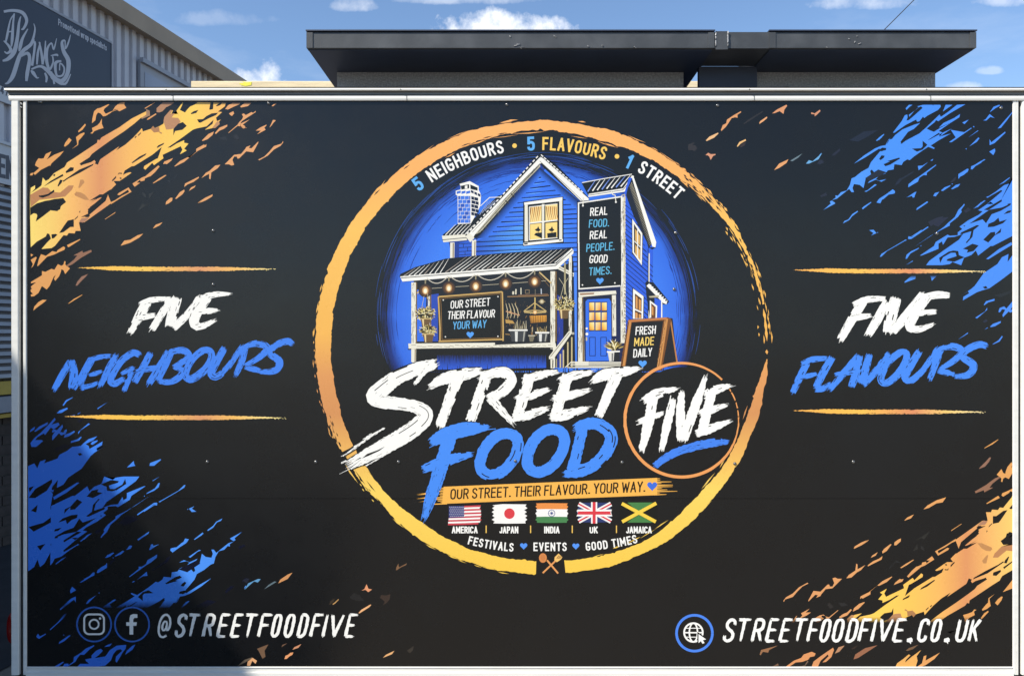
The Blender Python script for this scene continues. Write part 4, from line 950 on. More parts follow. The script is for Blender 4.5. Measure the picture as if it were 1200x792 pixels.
for k in range(26):
    a = random.uniform(-133, -75); r_ = random.uniform(266, 268.6); da = random.uniform(.6, 2.2)
    polys.append([pol(a, r_), pol(a+da*.5, r_+.6), pol(a+da, r_), pol(a+da*.5, r_-.6)])
for a0, a1 in ((80,83.5),(82,87),(84.5,88.5),(90.5,91.8)):
    polys.append([pol(a0, 263.5), pol((a0+a1)/2, 265.2), pol(a1, 264), pol((a0+a1)/2, 261.8)])
ring.union(polys, (250, 200, 100)); ring.done()
d = Draw('ring_streaks')
for k in range(95):     # dark dry streaks inside the right and lower-left runs
    a = random.choice((random.uniform(38, 80), random.uniform(38, 80), random.uniform(-133, -108))); r_ = random.uniform(255, 268) if a > 0 else random.uniform(260, 266)
    da = random.uniform(1, 3.6)*(.6 if a < 0 else 1); w = random.uniform(.35, .95)
    d.poly([pol(a, r_), pol(a+da*.4, r_+w), pol(a+da, r_-random.uniform(-.8, .8)), pol(a+da*.5, r_-w)], 'K')
for a, r_, da in ((-12,254.5,3),(-7,254,4),(-16,254,3),(-22,253.5,3),(-38,264,2.2),(-48,265,2.5),(-135,262,3),(-131,258,4),(-128,262,5)):
    d.poly([pol(a, r_), pol(a+da*.4, r_+.8), pol(a+da, r_), pol(a+da*.5, r_-.6)], 'K')
d.done()
# curved slogans
d = Draw('slogan_lettering', 'small curved slogan in white, gold and blue')
cx, cy = RCX, RCY
text_arc(d, '5', cx, cy, 233.5, -37.2, -37.2, 13.5, 3.0, SKYB); d.done(); d = Draw('slogan_lettering', 'small white curved word')
text_arc(d, 'NEIGHBOURS', cx, cy, 233, -32.7, -11.9, 13, 2.4, WHITE)
d.done(); d = Draw('slogan_dot'); d.disc(603, 171, 2.7, GOLD); d.done(); d = Draw('slogan_lettering', 'small blue curved five')
text_arc(d, '5', cx, cy, 232, -3.1, -3.1, 13.5, 3.0, SKYB); d.done(); d = Draw('slogan_lettering', 'small gold curved word')
text_arc(d, 'FLAVOURS', cx, cy, 232, 1.0, 17.5, 13, 2.4, GOLD)
d.done(); d = Draw('slogan_dot'); d.disc(723, 183.5, 2.7, GOLD); d.done(); d = Draw('slogan_lettering', 'small blue curved one')
text_arc(d, '1', cx, cy, 233.5, 25.2, 25.2, 14, 3.0, SKYB); d.done(); d = Draw('slogan_lettering', 'small white curved word on the right')
text_arc(d, 'STREET', cx, cy, 235, 29.4, 41.5, 13, 2.5, WHITE)
# bottom curve: letters stand on a shallow bowl
def on_curve(s, ax, ay, bx, by, ra, rb, h, wt, c):
    adv = []; x = 0
    for ch in s:
        if ch == ' ': x += .4; continue
        w = G[ch][0]; adv.append((ch, x, w)); x += w + wt/h + .24
    c0 = adv[0][1]+adv[0][2]/2; c1 = adv[-1][1]+adv[-1][2]/2
    kx = math.hypot(bx-ax, by-ay)/(c1-c0)
    for ch, x0, w in adv:
        f = (x0+w/2-c0)/(c1-c0); an = R(ra+(rb-ra)*f); tx, ty = math.cos(an), math.sin(an)
        sag = (rb-ra)*-.02*math.hypot(bx-ax, by-ay)*f*(1-f)*.45
        mx_, my_ = ax+(bx-ax)*f, ay+(by-ay)*f + sag
        d.union(glyph_polys(ch, lambda a, b: (mx_+tx*(a-w/2)*kx+ty*(b-.5)*h, my_+ty*(a-w/2)*kx-tx*(b-.5)*h), wt), c)
d.done(); d = Draw('slogan_lettering')
on_curve('FESTIVALS', 551.4, 633, 599.3, 640.9, 14, 5, 8.4, 1.65, WHITE)
d.done(); d = Draw('slogan_lettering')
on_curve('EVENTS', 627.6, 640.3, 661.5, 640.3, 0, 0, 8.4, 1.65, WHITE)
d.done(); d = Draw('slogan_lettering')
on_curve('GOOD', 689, 639.9, 709.3, 637.8, -4, -8, 8.4, 1.65, WHITE)
on_curve('TIMES', 719.4, 636.2, 743.6, 631.4, -8, -14, 8.4, 1.65, WHITE)
d.done()
def heart(d, x, y, s, c):
    pts = []
    for k in range(22):
        t = 2*math.pi*k/22
        pts.append((x + s*16*math.sin(t)**3/17, y - s*(13*math.cos(t)-5*math.cos(2*t)-2*math.cos(3*t)-math.cos(4*t))/17))
    d.poly(pts, c)
d = Draw('heart_print')
heart(d, 613.7, 639.3, 4.6, (84, 150, 246)); heart(d, 674.8, 639.5, 4.4, (84, 150, 246)); d.done()

# ---------------------------------------------------------------- blue backdrop disc with engraved rim
random.seed(9)
DCX, DCY, DR = 630, 368, 184
d = Draw('backdrop_print', 'hatched blue disc behind the drawn house')
n = 96; rim = []
for k in range(n):
    a = 2*math.pi*k/n; r_ = DR + random.uniform(-2, 2)
    rim.append((DCX + r_*math.cos(a), min(432 + random.uniform(0, 5), DCY - r_*math.sin(a))))
HB = (62, 126, 240)
def rr_(f, q): return [(DCX + (DR*f+q[j % len(q)])*math.cos(2*math.pi*j/n), min(436, DCY - (DR*f+q[j % len(q)])*math.sin(2*math.pi*j/n))) for j in range(n)]
qq = [random.uniform(-1.5, 1.5) for _ in range(n)]
rings = [(1.02, KB_), (.955, (20, 44, 118)), (.88, (46, 98, 224)), (.70, HB)] if 0 else [(1.015, (6, 8, 18)), (.965, (22, 48, 126)), (.90, (50, 108, 226)), (.74, HB)]
pts = [(DCX, DCY)]; cols_ = [(78, 140, 250)]
for f, c_ in rings: pts += rr_(f, qq); cols_ += [c_]*n
fs_ = [(0, 1+3*n+k, 1+3*n+(k+1) % n) for k in range(n)]
for j in range(3):
    for k in range(n): fs_.append((1+(j+1)*n+k, 1+j*n+k, 1+j*n+(k+1) % n, 1+(j+1)*n+(k+1) % n))
d.raw(pts, fs_, cols_)
for k in range(460):
    a = random.uniform(-20, 200); r_ = DR + 3 - abs(random.gauss(0, 1))*11; da = random.uniform(4, 20)
    if 60 < a < 150 and random.random() < .25: r_ -= random.uniform(0, 16)
    pts = [(DCX + (r_+random.uniform(-.15, .15))*math.cos(R(a+da*t/7)), DCY - (r_ + t*random.uniform(-.2, .2))*math.sin(R(a+da*t/7))) for t in range(8)]
    if min(p[1] for p in pts) < 150 or max(p[1] for p in pts) > 436: continue
    far = (DR - r_)
    d.ribbon(pts, [w*random.uniform(.5, 1.1) for w in (.2, .6, .8, .9, .8, .6, .4, .15)], 'K' if far < 8 else (26, 54, 140))
for k in range(60):
    a = random.uniform(-15, 195); r_ = DR + random.uniform(0, 7); da = random.uniform(4, 16)
    pts = [(DCX + r_*math.cos(R(a+da*t/5)), DCY - (r_ - t*.3)*math.sin(R(a+da*t/5))) for t in range(6)]
    if max(p[1] for p in pts) > 432: continue
    d.ribbon(pts, [.2, .5, .6, .5, .4, .2], (40, 74, 150))
# ragged bottom
for k in range(130):
    x = random.uniform(448, 815); h = random.uniform(2, 12)
    d.ribbon([(x, 442), (x + random.uniform(-.5, .5), 436-h)], [1.6, .2], 'K')
d.done()

# ---------------------------------------------------------------- drawn house (engraving)
LAYER[0] += 1e-5
CREAM, WOODY, DKW, GLOW = (236, 232, 214), (196, 160, 92), (120, 92, 48), (255, 226, 150)
NAVY = (22, 34, 70)
d = Draw('house_print', 'drawn blue weatherboard house with lit street food hatch', step=3e-6)
W_ = (248, 246, 238)
# left wing behind
d.poly("U200,700 300,690 555,450 590,440 600,470 260,792 160,792", 'K')
d.poly("x524,276 x556,262 x564,274 x553,302 x530,302", (30, 60, 150))
d.poly("x538,285 x554,281 x552,300 x538,301", (46, 96, 214))
for y in (286, 290.5, 295, 299): d.ribbon([(538, y), (553, y-1)], .7, 'K')
for x, y in ((543,288),(548,292),(545,297)): d.ribbon([(x, y-2), (x, y+2)], .6, 'K')
# ribbed roof pieces left
d.poly("x519,275 x537,262 x566,262 x548,281 x520,281", 'K')
for k in range(7): d.ribbon([(522+k*4.6, 275.5-.2*k), (534+k*4.4, 263)], [1.0, .4], W_)
for k in range(6): d.ribbon([(562+k*3.2, 252-k*2.4), (572+k*2.6, 236-k*.4)], [.9, .5], (150, 160, 190))
d.ribbon("U400,540 480,465 600,460", .8, W_)
d.poly("x517.8,276.5 x545,274.5 x547.5,281.5 x519.5,284", CREAM); d.ribbon([(518,281.3),(547,278.6)], .8, 'K')
d.poly("x527.6,284.5 x532.6,284.2 x532.4,302 x527.4,302.5", CREAM); d.ribbon([(531.2,285),(531,302)], 1.2, DKW)
# main gabled wall
d.poly("x632,190 x684,240 x684,318 x556,322 x556,276", (58, 118, 240))
d.poly("x632,190 x640,197 x600,240 x558,282 x556,276", (30, 60, 150))
d.grad([(556,283),(556,322),(614,316),(614,262)], [(40,84,200),(40,84,200),(80,156,252),(80,156,252)]); d.grad([(614,262),(614,316),(684,316),(684,262)], [(80,156,252),(80,156,252),(54,112,236),(54,112,236)])
rg = random.Random(4)
for k in range(22):
    y = 201 + k*5.6; hw = max(0, (y-196)*1.02)
    x0 = max(557, 633-hw); x1 = min(684, 632+hw*1.02)
    if x1-x0 > 6:
        for _ in range(3):
            xx = rg.uniform(x0, x1-4); yy = y+4.2-5.2*(xx-x0)/(x1-x0); d.ribbon([(xx, yy), (xx+rg.uniform(3, 9), yy-.9)], [.9, .2], (8, 18, 52))
        pts = [(x0 + (x1-x0)*t/6, y + 4.2 - 5.2*t/6 + rg.uniform(-.15, .15)) for t in range(7)]
        d.ribbon(pts, [rg.uniform(.7, 1.35) for _ in pts], (6, 14, 44))
        d.ribbon([(a+2, b+1.1) for a, b in pts[1:4]], [.2, .6, .2], (120, 190, 255))
d.grad([(632,196),(632,208),(572,278),(557,280)], [(14,24,60),(58,118,240),(58,118,240),(14,24,60)])
d.grad([(632,196),(632,206),(676,246),(684,240)], [(14,24,60),(58,118,240),(58,118,240),(14,24,60)])
# chimney
d.poly("U215,345 305,320 385,365 385,400 400,430 405,450 398,540 370,600 315,695 200,700 198,450 182,440 182,405 225,395 225,365", W_)
d.poly("U225,362 300,348 300,385 232,395", 'K'); d.poly("U310,350 375,378 375,405 312,390", 'K'); d.poly("U262,362 285,358 285,385 262,388", W_)
for k in range(3): d.poly([(q[0], q[1]) for q in P("U%g,412 %g,404 %g,425 %g,435" % (190+k*42, 226+k*42, 226+k*42, 190+k*42))], (64, 112, 214))
for r_ in range(7):
    y = 452 + r_*34.5
    off = 0 if r_ % 2 else 18
    for k in range(4):
        x0 = 204 + k*38 - off; x1 = x0 + 35.5
        x0 = max(203, x0); x1 = min(311, x1)
        if x1-x0 > 8: d.poly("U%g,%g %g,%g %g,%g %g,%g" % (x0, y, x1, y-2, x1, y+29.5, x0, y+31), (70, 122, 226) if (k+r_) % 3 else (46, 88, 190))
    for k in range(2):
        x0 = 321 + k*36 - (off*.6); x1 = min(384, x0+33.5); x0 = max(319, x0)
        if y+60 < 690-(x0-315)*1.1: d.poly("U%g,%g %g,%g %g,%g %g,%g" % (x0, y+(x0-315)*.25, x1, y+(x1-315)*.25, x1, y+28+(x1-315)*.25, x0, y+28+(x0-315)*.25), (20, 30, 62))
for k in range(3): d.poly("U%g,%g %g,%g %g,%g %g,%g" % (316+k*30, 398+k*14, 340+k*30, 409+k*14, 340+k*30, 432+k*14, 316+k*30, 420+k*14), (24, 36, 74))
# bargeboards of the main gable
d.poly("U925,75 1060,165 x690,232 x689,243 x684,240 x632,192 U960,190 930,168 400,792 345,830 270,792 300,760", 'K')
d.poly("U930,105 955,120 x690,233 x688,241 x683,238 U950,165 932,160 925,140", W_)
d.poly("U925,110 935,160 640,450 350,792 x553,282 x549,278 U290,790", W_)
d.poly("U925,175 930,190 780,345 690,440 400,770 350,792 640,455", (190, 184, 160))
d.ribbon("U915,185 640,480 380,770", .7, 'K'); d.ribbon("U925,165 660,430 330,770", .5, (120, 116, 100))
d.lines(["U670,430 700,465", "U620,490 650,520"], 1.2, 'K')
d.ribbon("x632.5,189 x660,214 x684,237", .6, (110, 108, 96))
for k in range(22):     # broken shingle edge
    t = k/22; t2 = t + .026
    d.ribbon([(547+t*85, 274.5-t*93), (547+t2*85, 274.5-t2*93)], 1.3, W_)
for k in range(14):
    t = k/14; t2 = t+.05
    d.ribbon([(634+t*50, 181.6+t*45), (634+t2*50, 181.6+t2*45)], 1.2, W_)
d.poly("x545.5,277 x550,273 x556,279 x551,284", CREAM); d.poly("x553,282 x558,281 x557.6,302 x553,302.5", CREAM); d.ribbon([(556.6,283),(556.2,302)], 1, DKW)
# upper window
d.poly("W245,175 740,110 745,680 240,725", 'K')
d.poly("W255,185 730,118 728,165 258,215", W_); d.poly("W262,215 300,212 305,665 262,668", CREAM); d.poly("W690,165 728,160 728,650 690,640", CREAM)
d.poly("W245,685 735,635 735,668 250,718", W_); d.poly("W255,688 300,684 300,700 258,706", 'K'); d.poly("W685,645 722,641 718,655 690,658", 'K')
for (x0, y0, x1, y1, y2, y3) in ((330,240,470,222,420,430), (520,222,668,200,395,412)):
    d.poly("W%g,%g %g,%g %g,%g %g,%g" % (x0, y0, x1, y1, x1, y2, x0, y3), GLOW)
d.poly("W330,455 470,440 470,635 330,645", (255, 220, 130)); d.poly("W520,440 665,425 665,610 520,628", (255, 220, 130))
for (x0, x1, dr_) in ((335, 470, -1), (525, 665, 1)):
    for k in range(6):
        xx = x0 + (x1-x0)*k/6
        d.ribbon(P("W%g,235 %g,330 %g,415" % (xx+8, xx+6+dr_*10, xx+8+dr_*28)), [1.2, .9, .3], (204, 136, 56) if k % 2 else (150, 92, 32))
for cx_ in (430, 600):
    d.poly("W%g,585 %g,560 %g,555 %g,630" % (cx_-52, cx_-30, cx_+48, cx_+48), 'K') if cx_ == 430 else d.poly("W540,565 655,550 655,610 545,622", 'K')
    d.poly("W%g,475 %g,510 %g,520 %g,540 %g,540 %g,520 %g,505" % (cx_, cx_+14, cx_+32, cx_+12, cx_-18, cx_-46, cx_-14), 'K')
    d.ribbon(P("W%g,530 %g,570" % (cx_, cx_)), .7, 'K')
d.poly("W475,205 505,203 505,640 478,645", CREAM); d.poly("W325,432 665,395 668,410 325,448", W_)
d.ribbon("W320,240 320,650", .9, W_); d.ribbon("W320,240 668,200", .8, W_); d.ribbon("W325,650 668,620", .9, W_)
# right gable roof and return wall
d.poly("J100,170 620,80 640,95 520,255 170,300", 'K')
for k in range(8):
    t = k/7.; d.ribbon(P("J%g,%g %g,%g" % (165+t*340, 262-t*52, 240+t*375-t*10, 150-t*58)), [1.5, .5], W_ if k % 3 else (120, 150, 230))
d.ribbon("J105,170 350,125 620,82", .9, W_); d.poly("J175,285 530,228 620,95 640,100 640,125 545,262 530,265 170,318", W_); d.ribbon("J175,300 528,245 625,118", .7, 'K')
d.poly("x729,235 x737,208 x741,209 x765,290 x765,300 x761,420 x729,425", (46, 96, 224))
d.poly("J620,125 640,130 830,792 x760,292 x758,284 J640,520 560,300 575,230", (26, 30, 44))
for k in range(34):
    t = k/34; x0, y0 = 741+t*26, 214+t*70
    d.ribbon([(x0-1-7*(.3+t*.4), y0+6), (x0-.6, y0)], [.3, .8], (170, 160, 130))
d.poly("x740.2,207.5 x743,209 x769,284 x768,290 x764.5,289", W_)
d.poly("x760,290 x768.5,290 x764,292.5", 'K')
for k in range(34):     # side boards, dropping to the right
    y = 238 + k*5.6
    x1 = 765 if y > 280 else 741+(y-214)*.34-3
    if x1 > 735: d.ribbon([(730, y), ((730+x1)/2, y+ (x1-730)*.42), (x1, y+(x1-730)*.86)], rg.uniform(.5, 1.0), (8, 16, 48))
d.ribbon("x760.8,297 x760.6,318 x760.6,390", 1.3, CREAM); d.ribbon("x759.4,292 x759.4,388", .8, 'K')
# upper side window
d.poly("Y160,165 300,360 290,760 165,600", 'K'); d.poly("Y168,175 292,355 286,750 172,590", W_); d.poly("Y188,235 272,370 268,690 190,590", (60, 44, 30))
for a in ("Y205,300 228,335 228,470 205,440", "Y240,350 262,385 262,500 240,480", "Y205,490 228,525 228,640 205,600", "Y240,530 264,560 262,680 240,650"): d.poly(a, (232, 184, 104))
d.lines(["Y195,450 268,525", "Y234,310 234,660"], 1.0, W_)
# lean-to at the far right with window
d.poly("N650,10 660,0 720,5 860,175 840,200 800,200 800,300 690,320 660,130", (24, 30, 44))
d.poly("x757.6,335 x761,332 x782,352 x781,356.6 x777,355", W_)
for k in range(9): d.disc(762+k*2.3, 332.3+k*2.45, 1.1, 'K', n=8)
d.poly("N680,130 770,120 770,140 690,142", (190, 180, 150))
d.poly("x767,349 x775,352 x775,374 x767,374", (46, 96, 224)); d.ribbon([(775.4,352),(775.4,374)], 1.4, W_)
d.poly("N690,165 755,215 752,320 690,320", W_); d.poly("N702,190 742,225 740,320 702,320", (110, 66, 34)); d.poly("N706,215 722,228 722,300 706,290", (214, 150, 80))
# lower side window
d.poly("N535,55 640,130 635,325 535,330", 'K'); d.poly("N542,62 634,130 630,328 540,328", W_); d.poly("N558,105 618,150 616,325 558,325", (80, 50, 30))
for a in ("N565,125 582,140 582,245 565,235", "N592,150 612,165 610,258 592,250", "N562,270 582,278 582,325 562,325", "N592,285 612,292 610,325 592,325"): d.poly(a, (222, 156, 84))
d.lines(["N558,245 618,272"], 1.6, W_)
# corner boards, door
d.poly("x676,236 x730,232 x732,425 x676,425", (24, 34, 78))
d.poly("x727,233 x732.8,230 x733.2,402 x727.4,402", CREAM)
for k in range(40): d.ribbon([(731.4, 236+k*4), (732.9, 237.5+k*4)], .8, (90, 74, 44))
d.poly("N60,95 390,80 395,110 62,140", CREAM); d.poly("N70,104 200,98 195,112 75,120", (160,120,90)); d.ribbon("N60,142 392,112", .9, 'K')
d.poly("N58,140 100,138 112,705 56,705", CREAM); d.poly("N90,140 100,140 110,705 96,705", DKW); d.poly("N350,120 390,118 392,480 355,480", CREAM); d.ribbon("N352,122 356,480", 1, DKW)
d.poly("N105,150 352,120 356,705 120,705", (20, 30, 60))
d.poly("N122,175 140,158 330,150 348,180 352,700 124,702", (52, 112, 232))
for r_ in range(3):
    for c_ in range(3):
        x0 = 155 + c_*55; y0 = 186 + r_*87
        d.poly("N%g,%g %g,%g %g,%g %g,%g" % (x0-4, y0-6, x0+48, y0-8, x0+48, y0+76, x0-4, y0+78), 'K')
        d.grad(P("N%g,%g %g,%g %g,%g %g,%g" % (x0, y0, x0+44, y0-2, x0+44, y0+68, x0, y0+70)), [(255,236,180),(255,206,96),(226,140,56),(255,214,110)] if (r_+c_) % 2 else [(255,214,110),(255,240,190),(255,200,96),(214,130,50)])
for (x0, x1) in ((158, 208), (256, 306)):
    d.ribbon(P("N%g,492 %g,492 %g,655 %g,655 %g,492" % (x0, x1, x1, x0, x0)), .8, (14, 34, 96))
d.disc(*P("N132,414")[0], 1.3, W_, n=10); d.disc(*P("N134,463")[0], 1.7, W_, n=10); d.ribbon("N131,490 131,522", 1.6, (200, 190, 150))
d.poly("x671,424 x735,424 x735,431 x665,431", CREAM)
for y in (425.8, 427.4, 429.2): d.ribbon([(670, y), (735, y)], .7, 'K')
# tall hanging board
d.poly("J65,370 515,305 520,330 x729,240 x728,335 x678,340", 'K')
d.ribbon("J70,795 70,380 505,315", 1.5, W_); d.ribbon("x678.2,284 x678.6,338.6 x727,335", 1.5, W_); d.ribbon("J515,305 515,792", 1.8, W_); d.ribbon("x728.8,280 x728.8,336", 1.6, W_)
d.ribbon("J515,300 545,292 542,330 540,480", 1.0, (196, 186, 150)); d.ribbon("x731.6,238 x731.8,330", 1.6, (214, 206, 180))
d.lines(["J118,322 115,400", "J410,262 420,290 448,300 455,370"], 1, CREAM); d.disc(*P("J115,407")[0], 1.1, W_, n=8); d.disc(*P("J455,370")[0], 1.1, W_, n=8)
d.disc(682.5, 334, .9, W_, n=8); d.disc(720.5, 331.6, .9, W_, n=8)
# kiosk: interior, roof, posts
d.poly("x485,322 x648,316 x672,306 x674,430 x484,432", (26, 28, 36))
d.poly("x501,346 x514,344 x514,400 x501,400", (40, 74, 180))
d.poly("x486,340 x500,338 x498,400 x487,400", (52, 112, 232))
d.poly("K70,310 200,250 470,175 820,140 L0,120 880,55 885,85 690,240 560,250 0,290 K60,335", 'K')
rr = random.Random(7)
for k in range(30):
    t = k/29.
    xb = 473 + t*177; yb = 323.5 - t*15.5
    xt = 500 + t*170 if t > .15 else 494 + t*210; yt = 305 - t*12.5
    yt = 304.5 - t*13
    if t < .25: xt = 487+t*4*40; yt = 314-t*4*11
    d.ribbon([(xb, yb), ((xb+xt)/2+.3, (yb+yt)/2), (xt, yt)], [1.05, .6, .3], W_ if k % 4 else (170, 158, 146))
d.poly("x469,324 x560,316.5 x652,309 x670,291 x672,293.5 x672,297 x653,315.4 x560,323 x471.5,330", W_)
d.ribbon("x470,325.8 x560,318.8 x651,311.2 x671,293.2", .9, 'K')
d.poly("L735,260 895,340 890,380 705,290", CREAM); d.ribbon("L725,275 890,362", .6, 'K')
# porch right bay posts
for (x0, x1, y0, y1, c_) in ((645,650.5,318,431,CREAM),(650.6,652.4,318,400,DKW),(666.6,670,300,392,CREAM),(661,663,308,345,(170,160,120)),(670.2,671.2,300,392,'K'),(482,487.4,331,424,CREAM),(487.4,488.8,331,402,DKW),(501.6,503.8,340,392,CREAM),(504,505.5,340,400,DKW)):
    d.poly([(x0, y0), (x1, y0), (x1, y1), (x0, y1)], c_)
d.poly("x653,345 x660,350 x660,430 x653,430", (30, 56, 150)); d.poly("x660.4,350 x666,350 x666,430 x660.4,430", 'K')
d.lines(["x489,344 x496,334", "x646,332 x632,319", "x503,352 x496,340"], 1.6, (210, 180, 120)); d.lines(["x490,346 x498,335", "x644,336 x631,321"], .6, DKW)
q = random.Random(77)
for (x0, x1, y0, y1) in ((645,652,318,400),(666,671,300,392),(482,488.5,331,424),(501.6,505,340,392),(727.5,733,236,400),(677.4,684,352,423),(716.8,722,350,394),(653,656,378,430)):
    for k in range(int((y1-y0)*(x1-x0)*.09)):     # engraved grain on the posts
        x = q.uniform(x0+.4, x1-.3); y = q.uniform(y0, y1-6); d.ribbon([(x, y), (x+q.uniform(-.2, .2), y+q.uniform(2, 8))], [.5, .15], q.choice((DKW, (70, 54, 30), 'K')))
for k in range(60):     # warm glow and clutter strokes inside the hatch
    x = q.uniform(592, 643); y = q.uniform(352, 398); d.ribbon([(x, y), (x+q.uniform(-2, 2), y+q.uniform(1, 5))], [.7, .2], q.choice(((176, 130, 70), (110, 82, 46), (214, 176, 110), (70, 56, 40))))
for k in range(40):
    t = q.random(); x = 633+(q.choice((-1, 1)))*t*70; y = 192+t*80+q.uniform(-3, 3)
    d.ribbon([(x, y), (x+q.uniform(-3, 3), y+q.uniform(2, 4))], [.5, .15], (90, 86, 70)) if 556 < x < 684 and y < 240+(x<632)*40 else None
# fairy-light wire and bulbs
d.ribbon("x493,339 x525,336.6 x560,334.6 x600,332 x640,329", .5, (200, 190, 160))
bx = [498.5, 526, 557.5, 592.5, 626.5]; by_ = [340.5, 337.5, 335.5, 332.5, 330]
for k in range(4):
    x0, x1, y0 = bx[k]+1.5, bx[k+1]-1, 325.5 - k*1.9
    pts = [(x0+(x1-x0)*t/8, y0-1.9*t/8 + 30*(t/8)*(1-t/8)) for t in range(9)]
    d.ribbon(pts, .9, (214, 206, 186))
for x, y in zip(bx, by_):
    d.ribbon([(x, y-13), (x, y-5)], 1.6, (150, 140, 110))
    d.disc(x, y, 8.0, (150, 100, 50), (26, 26, 32), n=24, ry=8.0)
    d.disc(x, y, 3.7, (255, 240, 190), (190, 134, 70), n=20, ry=4.7); d.disc(x, y+.6, 2.1, (255, 252, 236), (255, 240, 196), n=14, ry=2.8)
# menu board in the kiosk
d.poly("K400,505 975,460 985,792 x589.5,399 x513.5,401", 'K')
d.ribbon("K405,512 970,468", 1.7, (206, 168, 98)); d.ribbon("K405,512 420,792 x515.5,400.5", 1.7, (206, 168, 98)); d.ribbon("K970,468 978,792 x589.5,399.5", 1.7, (206, 168, 98)); d.ribbon("x514,400 x590,397.6", 1.7, (206, 168, 98))
d.ribbon("K425,528 955,485 962,792 x587,395.6 x518,398 K430,600 425,528", .6, (150, 112, 60))
for x, y in ((519.5,351.6),(583.6,347.6),(522,394.6),(583.5,394)): d.disc(x, y, .8, W_, n=8)
# shelf and things inside
d.ribbon("L140,605 400,600 610,590", .9, (170, 130, 80)); d.ribbon("L260,590 600,575", .6, (150, 110, 80))
for a, w, c_ in (("L205,580 208,545", 2.2, (220,214,190)), ("L236,580 238,520", 1.6, (220,214,190)), ("L295,580 294,505", 1.2, (220,214,190)), ("L525,575 523,515", 1.2, (190,200,210)), ("L456,600 456,520", .8, (120,110,90))): d.ribbon(a, w, c_)
d.ribbon("L345,570 345,530 388,528 388,568 345,570", .7, (140, 120, 90))
d.disc(*P("L530,660")[0], 3.0, (255, 246, 210), (120, 96, 50), n=14); d.ribbon("L490,660 570,660", .5, (200, 180, 130))
d.ribbon("M404,30 404,150", 1.3, (220, 190, 110)); d.ribbon("M290,170 400,85 520,170", .9, (214, 186, 120)); d.poly("M290,165 400,155 520,165 515,185 400,195 295,185", (196, 170, 110)); d.poly("M320,172 400,165 490,172 400,180", 'K')
d.disc(*P("M404,180")[0], 2.4, (255, 246, 200), (220, 150, 60), n=12)
d.grad(P("M350,215 520,210 520,275 360,290"), [(214, 150, 60), (226, 160, 60), (200, 140, 50), (150, 100, 40)])
for k in range(7): d.ribbon(P("M%g,215 %g,285" % (362+k*24, 364+k*24)), .6, (110, 74, 30))
for k in range(4): d.ribbon(P("M%g,90 %g,150 %g,200 %g,240" % (110+k*30, 125+k*34, 130+k*36, 120+k*36)), [.5, 1, 1, .5], (206, 190, 150))
d.poly("M105,250 180,265 200,295 110,290", (190, 150, 80)); d.disc(*P("M155,180")[0], 1.8, (255, 220, 160), (150, 110, 60), n=10)
d.ribbon("M110,170 250,210", 1.2, (200, 150, 110)); d.ribbon("M105,400 150,405", .8, (180, 140, 80))
for (x0, x1, y0, y1) in ((145, 325, 360, 475), (412, 545, 385, 475)):     # galvanised tubs
    xm = (x0+x1)/2
    d.poly("M%g,%g %g,%g %g,%g %g,%g" % (x0+4, y0, x1-4, y0, x1-24, y1, x0+24, y1), (64, 66, 70))
    d.poly("M%g,%g %g,%g %g,%g %g,%g" % (xm-34, y0+8, xm-4, y0+8, xm-8, y1, xm-30, y1), (226, 226, 220)); d.poly("M%g,%g %g,%g %g,%g %g,%g" % (x1-34, y0+8, x1-18, y0+8, x1-34, y1, x1-44, y1), (170, 170, 160))
    d.ribbon(P("M%g,%g %g,%g" % (x0-6, y0, x1+4, y0)), 1.7, W_); d.ribbon(P("M%g,%g %g,%g" % (x0-2, y0+10, x1, y0+10)), .7, (120,120,120))
for k in range(12):
    d.ribbon(P("M%g,%g %g,%g" % (200+k*11+rr.uniform(-6,6), 350, 205+k*11+rr.uniform(-14,14), rr.uniform(250,320))), [1, .5], (190, 180, 150) if k % 2 else (120, 110, 80))
for k in range(9):
    d.ribbon(P("M%g,%g %g,%g" % (425+k*12, 378, 420+k*12+rr.uniform(-14,18), rr.uniform(315,350))), [1.2, .6], (190, 170, 120) if k % 2 else (130, 110, 70))
d.poly("M340,415 400,415 385,475 352,475", (120, 112, 90)); d.ribbon("M335,415 405,415", 1, (206, 200, 180)); d.poly("M365,380 382,380 382,412 365,412", (130, 96, 60)); d.ribbon("M380,330 376,378", 1.2, (180,160,120))
# counter, base, steps, rail
d.poly("x478.5,402.5 x580,401.5 L0,1150 x644.5,401.5 x651,402 x652,408 x644,407 x580,407.2 x479,408.6", CREAM)
for k in range(26): d.ribbon([(482+k*6.4, 404+rr.uniform(0, 3)), (486+k*6.4+rr.uniform(0, 3), 404.2+rr.uniform(0, 3))], .5, (120, 112, 92))
d.ribbon("x478,409 x648,408", 1.0, 'K')
d.poly("x488,409.5 x648,409 x648,434 x487,436", 'K')
d.grad([(512,416),(512,433),(640,431),(640,416)], [(20,34,90),(44,92,214),(44,92,214),(20,34,90)])
for k in range(95):
    x = 505 + k*1.45 + rr.uniform(-.4, .4)
    d.ribbon([(x, 411+rr.uniform(0, 4)), (x, 416+rr.uniform(2, 12))], [1.1, .15], 'K')
    if k % 2: d.ribbon([(x+.6, 436), (x+.6, 430+rr.uniform(-5, 4))], [1.2, .15], 'K')
d.poly("x482,408.6 x487.6,408.6 x487.4,427 x482.2,424", CREAM); d.ribbon([(486.6,409),(486.4,424)], 1, DKW)
d.poly("M545,625 745,370 770,375 775,392 605,630 600,650 545,652", CREAM); d.ribbon("M560,628 752,385", .8, (120,112,90)); d.ribbon("M604,640 775,398", .9, 'K'); d.poly("M775,380 800,382 800,405 775,405", (180,176,160))
d.poly("M560,655 605,655 600,745 562,745", CREAM); d.ribbon("M585,660 583,740", 1.2, 'K')
